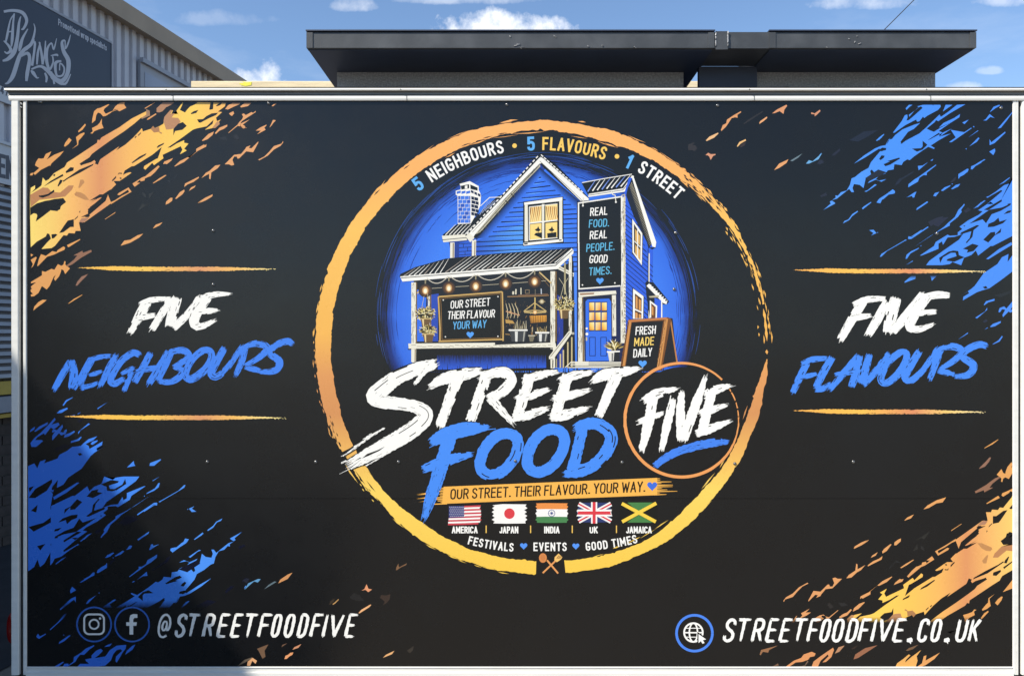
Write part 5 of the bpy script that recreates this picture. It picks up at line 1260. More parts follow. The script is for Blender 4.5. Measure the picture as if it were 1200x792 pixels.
for (x0, y0) in ((660, 600), (690, 560), (735, 480), (775, 430), (622, 650)): d.ribbon(P("M%g,%g %g,%g" % (x0, y0, x0, 740)), 1.6 if x0 != 622 else .8, (206, 190, 140))
d.lines(["M710,735 770,680 945,680", "M770,695 945,695", "M760,712 945,712"], 1, CREAM)
# plants
def plant(cx, cy, rx, ry, n, pot, seed, green=(206, 190, 110)):
    q = random.Random(seed)
    d.disc(cx, cy, rx*.8, (40, 36, 24), 'K', n=14, ry=ry*.8)
    for k in range(n):
        a = q.uniform(0, 2*math.pi); r_ = math.sqrt(q.random())
        x, y = cx + rx*r_*math.cos(a), cy + ry*r_*math.sin(a)
        l = q.uniform(1.1, 2.0); b = math.atan2(y-cy-1, x-cx) + q.uniform(-.5, .5)
        c_ = q.choice(((246, 236, 190), green, (150, 124, 58), (96, 78, 34), (226, 206, 140)))
        d.poly([(x-l*math.cos(b), y-l*math.sin(b)), (x-.55*math.sin(b), y+.55*math.cos(b)), (x+l*math.cos(b), y+l*math.sin(b)), (x+.55*math.sin(b), y-.55*math.cos(b))], c_)
    x0, y0, x1, y1 = pot
    d.poly([(x0, y0), (x1, y0), (x1-1.8, y1), (x0+1.8, y1)], (110, 84, 50)); d.poly([(x0+1.6, y0+.6), (x0+3.8, y0+.6), (x0+4, y1), (x0+2.8, y1)], (232, 206, 150)); d.ribbon([(x0-.8, y0), (x1+.8, y0)], 1.2, (206, 178, 120))
plant(498.5, 367.5, 12, 8.5, 150, (493, 373.5, 504.5, 383), 1); plant(501.5, 387.5, 10.5, 7.5, 120, (495.5, 391.5, 508.5, 401), 2)
plant(660.8, 357, 12.5, 9.5, 180, (654.8, 363, 667, 373.4), 3)
d.lines(["x660.6,334 x656.5,350", "x660.6,334 x665,350", "x660.6,334 x655,326", "x660.6,334 x665.6,326", "x497,347 x494,362", "x501,344 x504,362"], .5, (206, 196, 160))
q = random.Random(8)
for k in range(110):     # spiky plant in bucket
    a = R(q.uniform(10, 170)); l = q.uniform(5, 14)
    x0, y0 = 719 + q.uniform(-3, 3), 409.5 + q.uniform(-1.5, 1)
    d.ribbon([(x0, y0), (x0+l*.6*math.cos(a), y0-l*.7*math.sin(a)), (x0+l*math.cos(a), y0-l*.92*math.sin(a)-.4)], [.7, 1.3, .2], q.choice(((250, 240, 196), (206, 186, 110), (60, 48, 20), (156, 130, 60), 'K')))
d.poly("N318,620 420,620 425,705 330,705", (30, 32, 40)); d.poly("N318,622 376,620 370,700 332,705", (226, 224, 216)); d.ribbon("N310,620 425,616", 1.7, W_); d.poly("N352,632 366,632 364,700 352,700", (120,120,120))
# a-board
d.poly("x783,372.4 x788,373 x793.5,428 x782,430 x776,390", (30, 30, 36)); d.ribbon("x785.6,374 x793.6,426", 1.6, (190, 128, 70)); d.poly("x779,375 x785,378 x791,428 x772,430", (28, 28, 34))
d.poly("N500,335 850,315 880,330 800,760 x776,434 x727,431 N430,750", (120, 74, 34))
d.poly("N530,362 808,350 745,792 470,792", (22, 22, 27))
d.ribbon("N517,345 457,755", 3.0, (206, 142, 76)); d.ribbon("N505,345 445,745", .7, (90, 54, 24)); d.ribbon("N838,325 770,775", 3.6, (206, 142, 76)); d.ribbon("N832,330 765,770", .7, (110, 64, 28)); d.ribbon("N500,350 840,325", 2.4, (196, 126, 72)); d.ribbon("N530,362 815,345", .7, (70,40,20))
for k in range(16): d.ribbon([(735.6-k*.55+rr.uniform(-1,1), 378+k*3.4), (735-k*.55+rr.uniform(-1,1), 381+k*3.4)], .5, (90, 54, 24)); d.ribbon([(780-k*.6+rr.uniform(-1,1), 376+k*3.4), (779.6-k*.6+rr.uniform(-1,1), 379+k*3.4)], .5, (240, 180, 110))
d.done()

LAYER[0] += 1e-5
d = Draw('board_lettering', 'hand lettered words on the drawn boards')
T_ = lambda s, x0, y0, x1, y1, h, wt, c, sl=.14: text_line(d, s, (x0, y0), (x1, y1), h, wt, c, sl)
T_('REAL', 691.5, 252.8, 711.5, 251.2, 8.3, 1.2, WHITE); T_('FOOD.', 690, 266.6, 713.5, 265, 8.3, 1.1, (98, 186, 226))
T_('REAL', 691, 280, 711, 278.6, 8.3, 1.2, WHITE); T_('PEOPLE.', 687, 295, 720, 292.4, 8.3, 1.1, (98, 186, 226))
T_('GOOD', 690.4, 308, 711.4, 307.4, 8.3, 1.2, WHITE); T_('TIMES.', 690, 322.6, 716.6, 320.6, 8.3, 1.1, (98, 186, 226))
heart(d, 703, 329, 4.7, (84, 160, 244))
d.done(); d = Draw('board_lettering', 'hand lettered words on the framed menu board')
T_('OUR STREET', 528, 361.4, 574, 357.6, 8.2, 1.1, WHITE); T_('THEIR FLAVOUR', 524.5, 373.6, 579.6, 371.4, 8.2, 1.1, WHITE)
T_('YOUR WAY', 530.6, 385.6, 569.6, 383.4, 8.2, 1.05, (98, 180, 236)); heart(d, 551, 392, 4.6, (84, 160, 244))
d.done(); d = Draw('board_lettering', 'hand lettered words on the folding board')
T_('FRESH', 744.6, 392, 768, 390.6, 8.6, 1.25, WHITE); T_('MADE', 743, 405.2, 766, 403.6, 8.6, 1.25, (250, 214, 110)); T_('DAILY', 742, 418.4, 763.6, 416.6, 8.6, 1.25, WHITE)
heart(d, 753, 426, 5.2, (84, 160, 244))
d.done()

# ---------------------------------------------------------------- big brush lettering
LAYER[0] += 1e-5
def fixw(s_):
    return ' '.join([s_.split()[0]] + s_.split()[1:])
def wider(specs, k):
    o = []
    for a in specs:
        t = []
        for q in a[0].split():
            v = q.split(','); v[2] = '%g' % (float(v[2])+k); t.append(','.join(v))
        o.append((' '.join(t), a[1] if len(a) > 1 else dict(rag=(2, 2))))
    return o
def brushes(name, label, specs, colr, seed, outline=0., bristles=9, rag=(4, 4), jag=.9, drop=.35, streaks=0, sw=1.):
    rng = random.Random(seed)
    if outline:
        d = Draw('lettering_edge')
        for s_, *kw in specs:
            L_ = along(smooth(P(s_)) if len(P(s_)) > 2 else P(s_), 3)[0]
            L_ = [(x, y, w+outline) for x, y, w in L_]
            a, b = offs([(x, y) for x, y, w in L_], [w for x, y, w in L_]); d.union(quads(a, b), 'K')
        d.done()
    d = Draw(name, label)
    st = Draw('dry_brush_streaks')
    for s_, *kw in specs:
        kk = kw[0] if kw else {}
        r_ = kk.get('rag', rag)
        d.union(brush(P(s_), kk.get('n', bristles), r_, jag, drop, rng=rng), colr)
        if streaks:
            sp, L_ = along(smooth(P(s_)) if len(P(s_)) > 2 else P(s_), 1.5)
            for q in range(int(L_*streaks*kk.get('s', 1))):
                k = rng.randrange(len(sp)-3); ln = rng.randint(2, 5)
                seg = sp[k:k+ln]
                if len(seg) < 2: continue
                u = rng.uniform(.34, .5)*rng.choice((-1, 1)) if rng.random() < .8 else rng.uniform(-.3, .3)
                pts = []
                for j, (x, y, w) in enumerate(seg):
                    a = seg[max(0, j-1)]; b = seg[min(len(seg)-1, j+1)]; l = math.hypot(b[0]-a[0], b[1]-a[1]) or 1
                    pts.append((x-(b[1]-a[1])/l*u*w, y+(b[0]-a[0])/l*u*w))
                st.ribbon(pts, [.15]+[rng.uniform(.2, .5)*sw]*(len(pts)-2)+[.15] if len(pts) > 2 else .3, 'K')
    st.y = d.y + 1.5e-5
    # keep streaks clearly above the letters
    o = d.done()
    if streaks:
        dz = st.y - (LAYER[0]*0+st.y)
        st.done()
    return o
def shift_streaks(): LAYER[0] += 2e-5
STREET = [("x503,421,2",)][:0] + [
 ("x511,425,9 x504,428,12 x491,431.5,14 x465,442.5,16 x447,456,19 x439,464.5,19 x448,470.5,15 x473,473.5,13 x491,478,14 x499,486.5,17 x489,499,18 x468,513,18 x443,527,17 x412,543,11", dict(n=15, rag=(5, 22), s=1.6)),
 ("x506,427,7 x497,436,5 x486,450,3", dict(n=5, rag=(1, 3))),
 ("w630,125,1.06 480,215,1.95 330,320,1.24 200,400,0.71 80,500,0.18", dict(n=3, rag=(2, 2))), ("w460,205,0.71 370,265,0.88 340,280,0.53", dict(n=2, rag=(1, 1))), ("w310,350,0.53 170,440,0.80 70,500,0.27", dict(n=2, rag=(1, 2))), ("w340,500,1.42 200,540,1.06 55,590,0.27", dict(n=3, rag=(1, 3))), ("w740,405,1.06 560,520,1.24 380,630,0.71", dict(n=2, rag=(2, 2))), ("w320,545,0.71 230,600,0.88 215,605,0.44", dict(n=2, rag=(1, 1))), ("w420,560,1.95 300,610,1.42 185,670,0.35", dict(n=3, rag=(1, 3))),
 ("x504,453,6 x520,444,12 x545,438.5,13 x564,434,6", dict(n=10, rag=(7, 6))), ("x538,438,13 x515,500,10", dict(rag=(1, 7))),
 ("x571,438,12 x551,494,11", dict(rag=(3, 8))), ("x563,441,8 x586,436,11 x597,440,12 x598,449,12 x588,459,11 x572,468,10", dict(rag=(5, 2))), ("x574,465,11 x601,496,5", dict(rag=(0, 5))),
 ("x621,439,12 x606,489,11", dict(rag=(1, 4))), ("x613,446,7 x630,440,9 x654,435.5,4", dict(rag=(4, 5))), ("x605,467.5,7 x622,463,9 x644,456,4", dict(rag=(4, 4))), ("x601,489,9 x618,486,11 x641,478.5,5", dict(rag=(3, 6))),
 ("x665.5,439,12 x650,489,11", dict(rag=(1, 4))), ("x656,446,7 x673,440,9 x693,436,5", dict(rag=(4, 6))), ("x648,467,7 x668,463,9 x690,457,4", dict(rag=(4, 5))), ("x644.5,489,9 x662,486,11 x688,478.5,5", dict(rag=(3, 7))),
 ("x694,447,5 x706,440,12 x728,436,11 x749,432,4", dict(n=10, rag=(6, 8))), ("x723,438,13 x701.5,487,9", dict(rag=(1, 7)))]
brushes('lettering_street', 'white brush lettering STREET', STREET, WHITE, 21, outline=3, streaks=.16)
FOOD = [("O95,185,9 160,150,15 250,118,16 340,104,13 425,98,4", dict(n=10, rag=(5, 8))), ("O205,140,15 150,330,15 100,480,13 58,610,6", dict(n=10, rag=(1, 8))), ("O50,335,8 130,305,12 200,280,12 330,248,5", dict(n=9, rag=(5, 6))),
 ("O530,133,12 583,170,12 570,260,12 505,340,12 425,368,12 372,320,12 397,220,12 460,150,12 530,133,12", dict(n=8)),
 ("O793,110,12 845,150,12 832,240,12 765,325,12 685,350,12 637,300,12 660,200,12 722,128,12 793,110,12", dict(n=8)),
 ("O950,100,12 890,345,12", dict(rag=(1, 2))), ("O905,105,8 960,82,12 1035,80,13 1105,135,14 1095,215,14 1020,305,13 930,345,13 845,362,7", dict(n=9, rag=(4, 5)))]
brushes('lettering_food', 'bright blue brush lettering FOOD', FOOD, (70, 142, 246), 22, outline=3, streaks=.06)
d = Draw('dry_brush_streaks')
for s_ in ["w640,370 540,420 400,470 330,530 420,495 560,430","w530,320 400,375 350,395 420,375","w300,565 190,650 160,660 260,590","w330,520 250,560 200,590 300,520","w230,380 110,470 60,500 60,450 210,375","w560,520 420,600 330,640 450,560"]: d.poly(P(s_), 'K')
d.done()
# small circle
random.seed(13)
d = Draw('circle_print', 'thin orange circle round the word five')
d.raw([(798.9+62*math.cos(2*math.pi*k/40), 492-62*math.sin(2*math.pi*k/40)) for k in range(40)] + [(798.9, 492)], [(40, k, (k+1) % 40) for k in range(40)], 'K')
polys = []
def arc(a0, a1, f):
    L = []; Q = []; a = a0
    while a <= a1:
        w = f(a); r_ = 66.6; L.append((798.9+(r_-w/2+random.uniform(-.25,.25))*math.sin(R(a)), 492-(r_-w/2)*math.cos(R(a)))); Q.append((798.9+(r_+w/2+random.uniform(-.35,.35))*math.sin(R(a)), 492-(r_+w/2)*math.cos(R(a)))); a += 3
    return quads(L, Q)
polys += arc(93, 405, lambda a: 3.6 if a < 330 and a > 150 else (1.4+(a-93)/57*2.2 if a <= 150 else 3.6-(a-330)/75*1.6))
for a0, a1 in ((51, 60), (61, 70), (72, 78), (80, 86), (87, 93)): polys += arc(a0, a1, lambda a: 1.3)
d.union(polys, (238, 160, 92)); d.done()
FIVE = [("V215,262,10 185,420,11 140,600,6", dict(rag=(2, 6))), ("V152,288,7 240,243,10 360,212,3", dict(rag=(5, 5))), ("V122,418,5 190,395,8 280,362,3", dict(rag=(4, 4))),
 ("V335,278,7 300,430,9 265,595,5", dict(rag=(4, 5))), ("V390,228,5 382,350,9 387,535,9", dict(rag=(5, 4))), ("V535,145,4 480,300,10 398,530,10", dict(rag=(7, 3))),
 ("V580,222,10 512,490,10", dict(rag=(1, 2))), ("V530,250,8 610,215,9 695,193,3", dict(rag=(4, 6))), ("V500,368,7 580,340,8 665,312,3", dict(rag=(3, 4))), ("V478,492,7 560,462,10 688,412,3", dict(rag=(3, 5)))]
brushes('lettering_five', 'white brush lettering FIVE in the thin circle', FIVE, WHITE, 23, outline=3, bristles=8, jag=1.0)
brushes('underline_print', None, [("V222,690,7 340,612,8 500,562,9 610,545,8 680,540,4", dict(n=8, rag=(3, 3)))], (66, 132, 240), 24, streaks=.3)
# banner
rng = random.Random(31)
d = Draw('banner_print', 'gold brushed banner under the word FOOD')
polys = [[(520,570),(770,559.6),(770,579.8),(518,590)]]
for k in range(11):
    y0 = 570.5 + k*1.85; l = rng.uniform(2, 13); polys.append([(524, y0), (524, y0+1.5), (520-l, y0+1.6+l*.03), (519-l, y0+.9)])
    y1 = 560 + k*1.85; l = rng.uniform(3, 24) if k > 1 else 4; polys.append([(766, y1), (766, y1+1.6), (770+l, y1+.7), (769+l, y1+.2)])
for k in range(7):
    y0 = 577 + k*1.5 - (k % 3); polys.append([(488+rng.uniform(-2, 6), y0+2), (501, y0), (501, y0+.8)])
d.union(polys, (250, 186, 84)); d.done()
# the F's tail lies over the banner
brushes('lettering_food', None, [("O150,330,15 125,405,14 100,480,13 58,610,6", dict(n=10, rag=(1, 8)))], (70, 142, 246), 22, streaks=.9)
d = Draw('banner_lettering', 'dark condensed lettering on the gold banner')
text_line(d, 'OUR STREET. THEIR FLAVOUR. YOUR WAY.', (527.6, 584.2), (756, 575.2), 10.8, 1.7, (30, 20, 8), .1, gapf=.13)
heart(d, 764.2, 569, 6.3, (64, 112, 220)); d.done()
# ---------------------------------------------------------------- flags
LAYER[0] += 1e-5
def ragged(x0, y0, x1, y1, n, amp, rng, top=0):
    """outline of a brushed flag patch"""
    pts = [(x0, y0+top), (x0+(x1-x0)*.3, y0-.3), (x1, y0)]
    for k in range(1, n*2): pts.append((x1 - (amp*rng.uniform(.5, 1) if k % 2 else -rng.uniform(0, 1.2)), y0+(y1-y0)*k/(n*2)))
    pts += [(x1-1, y1), (x0+(x1-x0)*.4, y1+.4), (x0+1, y1)]
    for k in range(n*2-1, 0, -1): pts.append((x0 + (amp*rng.uniform(.5, 1) if k % 2 else -rng.uniform(0, 1.2)), y0+(y1-y0)*k/(n*2)))
    return pts
rng = random.Random(41)
FW = (250, 248, 244)
d = Draw('flag_print', 'brushed flag with stars and stripes')
d.poly("m560,4420 560,4420 560,4420", 'K') if 0 else None
ys = 592.4
for k in range(11):
    y0 = 592.2 + k*2.02; x0 = 527 if k < 6 else 526-.25*(k-6); x1 = 564 + rng.uniform(-1.2, .6) - (.8*(k-8) if k > 8 else 0)
    d.poly([(x0, y0+.6), (545, y0+.1), (x1, y0-.6), (x1-rng.uniform(0, 1.5), y0+1.0), (x1-.3, y0+1.5), (545, y0+2.12), (x0, y0+2.6)], (206, 72, 84) if k % 2 == 0 else FW)
d.poly([(526,592.6),(544,592.4),(544,605.6),(526,606.4)], (52, 60, 124))
for r_ in range(6):
    for c_ in range(8): d.disc(527.2+c_*2.2+(r_ % 2)*1.1, 593.8+r_*2.15, .5, FW, n=5)
d.done()
d = Draw('flag_print', 'brushed white flag with red disc'); d.poly(ragged(577, 590.6, 617, 612.8, 5, 3, rng, 1), FW); d.disc(597, 601.4, 6.2, (222, 64, 72), n=24); d.done()
d = Draw('flag_print', 'brushed orange white and green flag')
for (y0, y1, c_) in ((589.4, 597, (238, 146, 72)), (596.4, 605.8, FW), (605.2, 612, (72, 134, 80))): d.poly(ragged(628, y0, 665.4, y1, 2, 1.6, rng), c_)
q = [(646.4+3.9*math.cos(2*math.pi*k/20), 601-3.9*math.sin(2*math.pi*k/20)) for k in range(21)]; d.ribbon(q, .7, (70, 84, 140)); d.disc(646.4, 601, 1.5, (40, 48, 110), n=10)
for k in range(8): d.ribbon([(646.4, 601), (646.4+3.8*math.cos(k*math.pi/4), 601+3.8*math.sin(k*math.pi/4))], .3, (90, 104, 160))
d.done()
d = Draw('flag_print', 'brushed red white and blue crossed flag')
UB = (44, 58, 112); UR = (222, 60, 72)
d.poly([(679,588.6),(715,588.6),(716,600),(715,611.6),(679,611.8),(676,600)], UB)
for s_ in (([678,590],[716,610.5]), ([716,590],[678,610.5])): d.ribbon(s_, 5.4, FW); d.ribbon(s_, 1.8, UR)
d.poly([(692.6,588),(699.8,588),(699.8,613),(692.6,613)], FW); d.poly([(675.8,598),(677,596.6),(717,596.6),(716,600),(717.4,604.6),(675.4,604.6),(677.5,601)], FW)
d.poly([(694.4,588),(698,588),(698,613),(694.4,613)], UR); d.poly([(677.4,598.8),(716,598.8),(715,600.6),(716.6,602.6),(676.8,602.6)], UR); d.done()
d = Draw('flag_print', 'brushed green and black flag with yellow saltire')
JG = (72, 132, 72); JY = (248, 210, 74)
d.poly([(735,588.4),(765,588.4),(748.6,599.6)], JG); d.poly([(735,612),(765,612),(748.6,600.6)], JG)
d.poly([(727,592),(727,609),(744,600.4)], (12,16,12)); d.poly([(770,592),(770,609),(753,600.4)], (12,16,12))
d.ribbon([(728.6,589.6),(768.4,611)], 4, JY); d.ribbon([(769,589.2),(729,611)], 4, JY); d.done()
d = Draw('flag_lettering', 'small white country names under the flags')
for s_, x0, x1 in (('AMERICA', 529.6, 559.6), ('JAPAN', 585.4, 607.2), ('INDIA', 637.8, 655.6), ('UK', 691, 700.4), ('JAMAICA', 733.8, 763.6)):
    text_line(d, s_, (x0, 623.8), (x1, 623.8), 6.5, 1.5, WHITE, gapf=.14); d.done(); d = Draw('flag_lettering')
d.name = 'flag_divider'; d.label = None
for x in (569.7, 621.8, 670.6, 722.4): d.poly([(x-.6, 615.4), (x+.6, 615.4), (x+.6, 624.2), (x-.6, 624.2)], (246, 200, 96)); d.done(); d = Draw('flag_divider')
# spoon and fork
d = Draw('cutlery_print', 'crossed wooden spoon and fork')
WD, WD2 = (232, 158, 92), (110, 66, 30)
d.ribbon([(636, 657), (654, 672)], 3.6, 'K')
d.ribbon([(655,653),(636,671)], 1.9, WD); d.ribbon([(641,656),(654,671.4)], 2.0, WD)
d.disc(636.2, 653.4, 4.6, WD, (214, 134, 72), n=18, ry=5.6); d.disc(636.2, 653, 3.0, (206, 128, 70), n=14, ry=3.8)
d.poly([(650,652.4),(654.6,648.2),(659,652.4),(657.4,655),(652.6,658.4),(649.6,656)], (246,196,110))
for k in range(3): d.ribbon([(652.4+k*1.7, 654.4-.2*k), (655+k*1.7, 650.4+.6*k)], .7, WD2)
d.done()

# ---------------------------------------------------------------- side words and rules
LAYER[0] += 1e-5
LW = [("p690,108,10 640,200,10 572,322,6", dict(rag=(2, 3))), ("p640,128,5 720,98,6 850,86,3", dict(rag=(2, 4))), ("p598,228,4 680,212,6 745,200,4", dict(rag=(2, 2))), ("p855,85,8 722,300,7", dict(rag=(3, 5))),
 ("q75,80,10 45,180,11 22,280,10", dict(rag=(3, 2))), ("q228,72,5 150,190,7 45,290,8", dict(rag=(3, 1))), ("q235,85,7 330,60,6 440,55,2", dict(rag=(2, 3))), ("q285,75,10 210,180,11 190,255,10 225,285,9", dict(rag=(1, 1))), ("q220,180,4 290,172,6 355,168,3", dict(rag=(2, 4))), ("q200,285,6 260,272,6 335,235,3", dict(rag=(1, 3)))]
brushes('lettering_five', 'white brush lettering FIVE over NEIGHBOURS', wider(LW, .7), WHITE, 51, bristles=8, jag=.3, drop=.15, streaks=.25, sw=1.7)
LN = [("p160,520,8 100,620,8 50,715,7", dict(rag=(2,3))), ("p165,512,9 185,600,10 170,705,9",), ("p275,540,5 235,620,6 180,710,7",),
 ("p310,500,9 255,600,9 225,680,9",), ("p290,510,5 360,490,6 440,480,5",), ("p290,612,4 340,600,6 380,585,3",), ("p235,700,7 290,690,6 350,665,4",), ("p475,475,7 420,580,8 365,690,6", dict(rag=(3,5))),
 ("p640,478,7 590,460,8 500,530,8 440,635,9 465,672,8 530,635,6",), ("p510,605,4 560,580,6 600,562,5",), ("p585,585,7 530,722,6", dict(rag=(1,4))),
 ("p712,462,8 660,560,8 602,662,8",), ("p835,448,7 770,560,8 702,672,8", dict(rag=(2,5))), ("p610,590,5 700,570,7 790,560,6",),
 ("q40,445,7 -10,550,8 -60,650,7",), ("q20,455,6 110,442,8 155,480,8 100,530,7 50,558,6",), ("q50,555,6 115,580,8 85,630,8 20,660,7 -50,655,6",),
 ("q262,440,8 312,470,8 275,565,9 172,640,9 132,605,8 178,505,8 262,440,8",), ("q400,425,8 335,540,9 308,605,9 350,622,8 425,555,7 522,412,6", dict(rag=(2,4))),
 ("q545,408,7 520,510,8 478,612,6", dict(rag=(2,4))), ("q535,420,5 620,395,8 695,425,8 640,490,7 540,548,5",), ("q540,560,5 600,572,7 650,585,5",), ("q868,400,7 830,380,8 750,410,8 712,462,8 778,520,9 745,582,8 640,590,5",)]
brushes('lettering_neighbours', 'blue brush lettering NEIGHBOURS', wider(LN, -.5), (62, 130, 240), 52, bristles=7, jag=.3, drop=.15, streaks=.3, sw=1.7)
RW = [("r540,105,9 460,230,10 378,372,8", dict(rag=(2, 5))), ("r468,132,6 560,95,7 690,88,5", dict(rag=(3, 2))), ("r445,228,5 520,212,7 590,203,4", dict(rag=(2, 3))), ("r700,105,8 640,220,10 570,338,8", dict(rag=(3, 4))),
 ("s118,80,12 85,200,13 60,322,11", dict(rag=(3, 3))), ("s302,48,7 200,190,10 90,315,10", dict(rag=(4, 2))), ("s310,80,7 400,62,8 488,66,6", dict(rag=(3, 1))), ("s335,65,11 250,180,12 212,270,11 240,300,9", dict(rag=(2, 1))), ("s255,195,5 330,182,6 395,178,5", dict(rag=(2, 1))), ("s225,298,7 290,295,7 378,262,3", dict(rag=(1, 3)))]
brushes('lettering_five', 'white brush lettering FIVE over FLAVOURS', wider(RW, .2), WHITE, 53, bristles=8, jag=.4, drop=.2, streaks=.2)
RF = [("r150,530,8 100,630,8 52,735,7", dict(rag=(2, 3))), ("r110,535,5 190,505,7 290,497,5",), ("r75,635,4 150,620,6 220,603,4",), ("r325,490,8 260,600,9 212,700,8",), ("r205,712,6 260,705,7 315,668,4",),
 ("r505,478,7 410,590,8 308,712,6", dict(rag=(2, 5))), ("r512,480,8 490,590,9 455,692,8", dict(rag=(2, 3))), ("r340,610,4 410,598,6 485,588,5",), ("r580,470,8 550,580,9 520,672,9",), ("r712,462,6 620,590,8 535,682,7",),
 ("s152,455,8 192,482,8 152,580,9 58,665,8 12,640,8 60,530,8 152,455,8",), ("s278,448,8 210,560,9 180,625,9 220,650,8 305,575,7 402,432,6", dict(rag=(3, 4))), ("s425,430,8 390,530,8 348,645,6", dict(rag=(2, 4))), ("s405,440,5 500,415,8 572,450,8 505,520,7 415,572,5",), ("s405,585,5 470,597,7 520,610,5",),
 ("s742,415,7 690,403,8 612,435,8 573,485,8 650,545,9 615,610,8 520,622,5",)]
brushes('lettering_flavours', 'blue brush lettering FLAVOURS', wider(RF, -.3), (68, 138, 244), 54, bristles=7, jag=.3, drop=.15, streaks=.25, sw=1.7)
def rule(x0, x1, y, w, mat, lab, seed):
    rng = random.Random(seed); d = Draw('rule_print', lab, mat); L = []; Q = []; x = x0; polys = []
    while x <= x1:
        t = (x-x0)/(x1-x0)
        hw = w/2*min(1, t*5.5)*(1 if t < .72 else max(.1, 1-(t-.72)/.3))
        dy = -.8 + 1.6*min(1, t*3) - .0*t
        L.append((x, y+dy-hw+rng.uniform(-.5, .35))); Q.append((x, y+dy+hw*.9+rng.uniform(-.35, .4)))
        x += 1.1
    polys = quads(L, Q)
    for k in range(12):
        x = x1 - rng.uniform(-3, 14); yy = y+.9+rng.uniform(-1, 1); polys.append([(x, yy), (x+1.6, yy+.3), (x+1, yy+1)])
    d.union(polys, (250, 200, 100)); o = d.done()
    d = Draw('dry_brush_streaks')
    for k in range(26):
        x = rng.uniform(x0+(x1-x0)*.3, x1-4); yy = y + w/2*rng.choice((-.75, .7)) + rng.uniform(-.5, .5) + .3
        d.poly([(x, yy), (x+rng.uniform(1, 4), yy-.35), (x+rng.uniform(2, 5), yy+.3)], 'K')
    d.done()
rule(91, 319, 314.6, 5.2, GOLD_LINE_L, 'thin gold rule above FIVE on the left', 61); rule(76, 331, 488.6, 5.4, GOLD_LINE_L, 'thin gold rule below NEIGHBOURS', 62)
rule(930, 1152, 317.2, 5.2, GOLD_LINE_R, 'thin gold rule above FIVE on the right', 63); rule(930, 1153, 481.8, 5.2, GOLD_LINE_R, 'thin gold rule below FLAVOURS', 64)

# ---------------------------------------------------------------- social icons and handles
d = Draw('icon_print', 'ringed camera and letter f icons')
for x, y in ((110.3, 731.2), (154.8, 731.2)):
    d.disc(x, y, 19, 'K', n=40)
    q = [(x+20*math.cos(2*math.pi*k/48), y-20*math.sin(2*math.pi*k/48)) for k in range(49)]; d.ribbon(q, 1.9, (62, 112, 200))
def rrect(x, y, h, r_, w, c_):
    pts = []
    for (cx_, cy_, a0) in ((x+h-r_, y-h+r_, 0), (x-h+r_, y-h+r_, 90), (x-h+r_, y+h-r_, 180), (x+h-r_, y+h-r_, 270)):
        for k in range(6): a = R(a0+18*k); pts.append((cx_+r_*math.cos(a), cy_-r_*math.sin(a)))
    pts.append(pts[0]); L, Q = offs(pts, w); 
    for A_ in (L, Q): m_ = ((A_[0][0]+A_[-1][0])/2, (A_[0][1]+A_[-1][1])/2); A_[0] = A_[-1] = m_
    d.union(quads(L, Q), c_)
rrect(110.3, 731, 11.6, 5.8, 2.2, WHITE)
q = [(110.3+5.4*math.cos(2*math.pi*k/32), 731-5.4*math.sin(2*math.pi*k/32)) for k in range(33)]; d.ribbon(q, 2.0, WHITE); d.disc(117.3, 724.2, 1.4, WHITE, n=12)
d.union([[(151.8,743),(156.2,743),(156.2,732.6),(151.8,732.6)], [(148,728.6),(160.4,728.6),(159.8,732.7),(148,732.7)], [(151.8,729),(156.2,729),(156.2,725.2),(151.8,724)], [(151.8,724.2),(156.2,725.4),(157.6,723.4),(152.8,720.4)], [(152.8,720.4),(157.6,723.5),(161,723.4),(161,719.2),(156,719)]], WHITE)
d.done()
d = Draw('icon_print', 'blue ringed globe icon with cursor')
x, y = 813.8, 741.4
q = [(x+21*math.cos(2*math.pi*k/48), y-21*math.sin(2*math.pi*k/48)) for k in range(49)]; d.disc(x, y, 20, 'K', n=40); d.ribbon(q, 3.0, (74, 134, 240))
gx, gy, gr = 812.6, 740.6, 10.9
d.ribbon([(gx+gr*math.cos(2*math.pi*k/36), gy-gr*math.sin(2*math.pi*k/36)) for k in range(37)], 2.0, WHITE)
d.ribbon([(gx+4.8*math.cos(2*math.pi*k/24), gy-gr*math.sin(2*math.pi*k/24)) for k in range(25)], 1.7, WHITE)
for yy, hw in ((740.8, 10.5), (735.6, 9.4), (746, 9.4)): d.ribbon([(gx-hw, yy), (gx+hw, yy)], 1.6 if yy == 740.8 else .9, WHITE)
cur = [(818.6,742.4),(827.4,748.6),(823.6,749.6),(825.6,752.8),(823.2,753.8),(821.4,750.6),(818.6,753)]
cxm = sum(p[0] for p in cur)/7; cym = sum(p[1] for p in cur)/7
d.poly([(cxm+(p[0]-cxm)*1.35, cym+(p[1]-cym)*1.35) for p in cur], 'K'); d.poly(cur, WHITE); d.done()
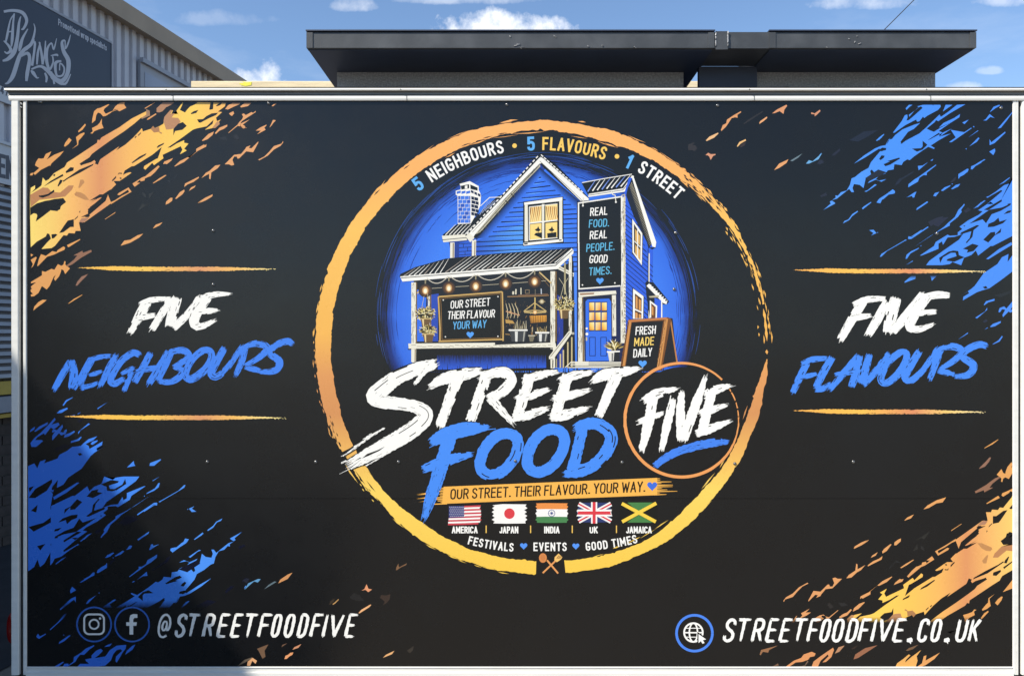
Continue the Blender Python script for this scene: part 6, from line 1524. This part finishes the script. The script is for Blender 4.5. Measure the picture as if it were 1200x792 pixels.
def handle(name, lab, items, y0, y1, seed):
    rng = random.Random(seed); d = Draw(name, lab); H = y1-y0
    for ch, xa, xb in items:
        if ch == '.':
            x = (xa+xb)/2; y = y1-2
            d.poly([(x-3.2,y-2),(x-.6,y-2.8),(x+1.8,y-3.6),(x+3.4,y-1.8),(x+3.2,y+1.4),(x+1.6,y+1.6),(x+1.4,y+4.4),(x-.2,y+2.2),(x-3.4,y+1.6)], WHITE); continue
        sl = .2 if ch != '@' else .12
        w = max(G[ch][0], .001); W2 = (xb-xa) - sl*H*.6 - 3.0
        sx = W2/w if G[ch][0] > 0 else 0
        if ch in 'TV': xa -= sl*H*.85; sx = (W2 + sl*H*.6)/w
        def fn(a, b, xa=xa, sx=sx): return (xa + .8 + a*sx + sl*H*b, y1 - 1.4 - b*(H-2.8))
        d.union(glyph_polys(ch, fn, 3.1 if ch != '@' else 2.1, 'brush', rng), WHITE)
    d.done()
IT = [('@',184,202),('S',204.5,219.5),('T',220.5,236),('R',237,252.5),('E',254,269.5),('E',270,285.5),('T',287,303.5),('F',302,319),('O',317,330.5),('O',332,346),('D',348,362),('F',363,379),('I',377.5,388),('V',388.5,404.5),('E',404,419)]
handle('handle_lettering', 'white social media handle lettering', IT, 718.6, 746.6, 71)
IT = [('S',847,862.8),('T',864.6,881.5),('R',880.5,896.6),('E',897.2,913),('E',913,928.6),('T',930.6,948),('F',945.4,962),('O',959.8,974),('O',974.4,989.4),('D',991,1006),('F',1005.4,1022),('I',1020.4,1030.5),('V',1031.6,1047.6),('E',1046,1062.4),('.',1062,1070),('C',1074.4,1089),('O',1089.8,1103.8),('.',1105.6,1113.4),('U',1119,1134.4),('K',1134.4,1149.6)]
handle('web_address_lettering', 'white web address lettering', IT, 724.2, 752, 72)
# faint hairline crease in the film
# ---------------------------------------------------------------- lettering on the unit's signs (flat print on the boards)
def wall_draw(name, mat, polys_px, out, lab=None, parent=BU):
    """polygons traced in px, laid on the wall plane"""
    v = []; f = []
    vs, fs = union(polys_px)
    for (px, py) in vs: v.append(wpt(dpx(px), out, zpx(px, py)))
    o = mesh_obj(name, v, fs, mat, parent)
    if lab: o['label'] = lab
    return o
def cstroke(s_, sub=5):
    pts = smooth(P(s_), sub); a, b = offs([(p[0], p[1]) for p in pts], [p[2]*1.45/7.2 for p in pts]); return quads(a, b)
KS = ["o-20,105,14 60,95,16 140,115,20 175,180,18 150,245,14 128,255,6","o125,145,6 110,200,14 95,330,20 70,440,26 20,500,22 -30,520,10","o70,120,8 60,200,12 52,330,18 45,400,8","o68,130,10 35,180,8 10,300,14 -5,370,8","o20,275,8 62,270,8","o-20,350,8 20,390,14 40,430,18 10,455,12 -15,440,6",
 "o235,205,4 245,260,10 215,370,16 150,430,22 110,490,24 60,640,26 20,700,16 -10,712,6","o185,250,6 140,330,16 120,400,20 112,440,8","o130,480,10 180,455,18 200,500,20 180,620,22 172,690,14","o170,430,6 215,385,12 240,340,6",
 "o240,355,10 245,380,14 235,470,14 220,560,16","o290,365,6 270,450,14 262,550,10","o282,360,8 300,450,14 312,550,14","o335,350,6 330,450,12 312,550,8","o430,330,4 405,420,10 385,370,8 350,420,14 345,520,18 370,590,14 400,530,10 395,480,8","o380,475,5 430,468,12 440,480,6",
 "o548,300,4 528,370,10 505,415,8 500,350,8 475,365,16 490,440,22 530,520,26 520,630,24 470,690,26 400,660,26 380,610,14","o470,520,10 420,540,18 430,640,12 480,640,12 495,580,10 460,540,8 455,600,6",
 "o210,600,6 230,620,20 260,660,10 280,660,4","o215,590,10 290,565,14 350,600,22 430,680,26 500,715,16 550,630,5","o330,620,10 345,660,14 340,700,10","o400,670,8 410,715,12"]
pl = []
for s_ in KS: pl += cstroke(s_)
pl = [[(max(-14, x), min(100.5, y)) for x, y in q] for q in pl]
wall_draw('sign_lettering', M['sign_grey'], pl, .0515, 'ornate grey lettering of the wrap shop sign')
# small strap line along the top of the board
def persp_text(s, x0, yb0, x1, yb1, hpx, wt, mat, out, name, lab):
    # laid out in wall metres so it foreshortens by itself
    da, db = dpx(x0), dpx(x1); za, zb = zpx(x0, yb0), zpx(x1, yb1)
    adv = []; x = 0
    for ch in s:
        if ch == ' ': x += .35; continue
        w = G[ch][0]; adv.append((ch, x)); x += w + wt + .16
    L_ = db-da; k = L_/(x-.16)
    h = hpx*((da+db)/2)/904; polys = []
    for ch, xx in adv:
        polys += glyph_polys(ch, lambda a, b: ((xx*k + a*k)*100, -(b*h)*100), wt*h*100)
    vs, fs = union(polys); vs = [(a/100, b/100) for a, b in vs]
    v = [wpt(da+a, out, za+(zb-za)*(a/L_) - b) for a, b in vs]
    o = mesh_obj(name, v, fs, mat, BU); o['label'] = lab
persp_text('Promotional wrap specialists', 62, 30, 119, 60, 6.4, .17, M['sign_grey'], .0515, 'strapline_lettering', 'small pale strapline lettering')
persp_text('478', -6, 109.5, 9.2, 115.5, 7.5, .2, M['sign_text'], .0495, 'number_lettering', 'dark phone number digits')
persp_text('ENT', -7, 206, 20, 212, 23, .2, M['sign_text'], .0465, 'entrance_lettering', 'dark capital lettering of the entrance board')
print('layer depth', LAYER[0], 'objects', len(bpy.data.objects))
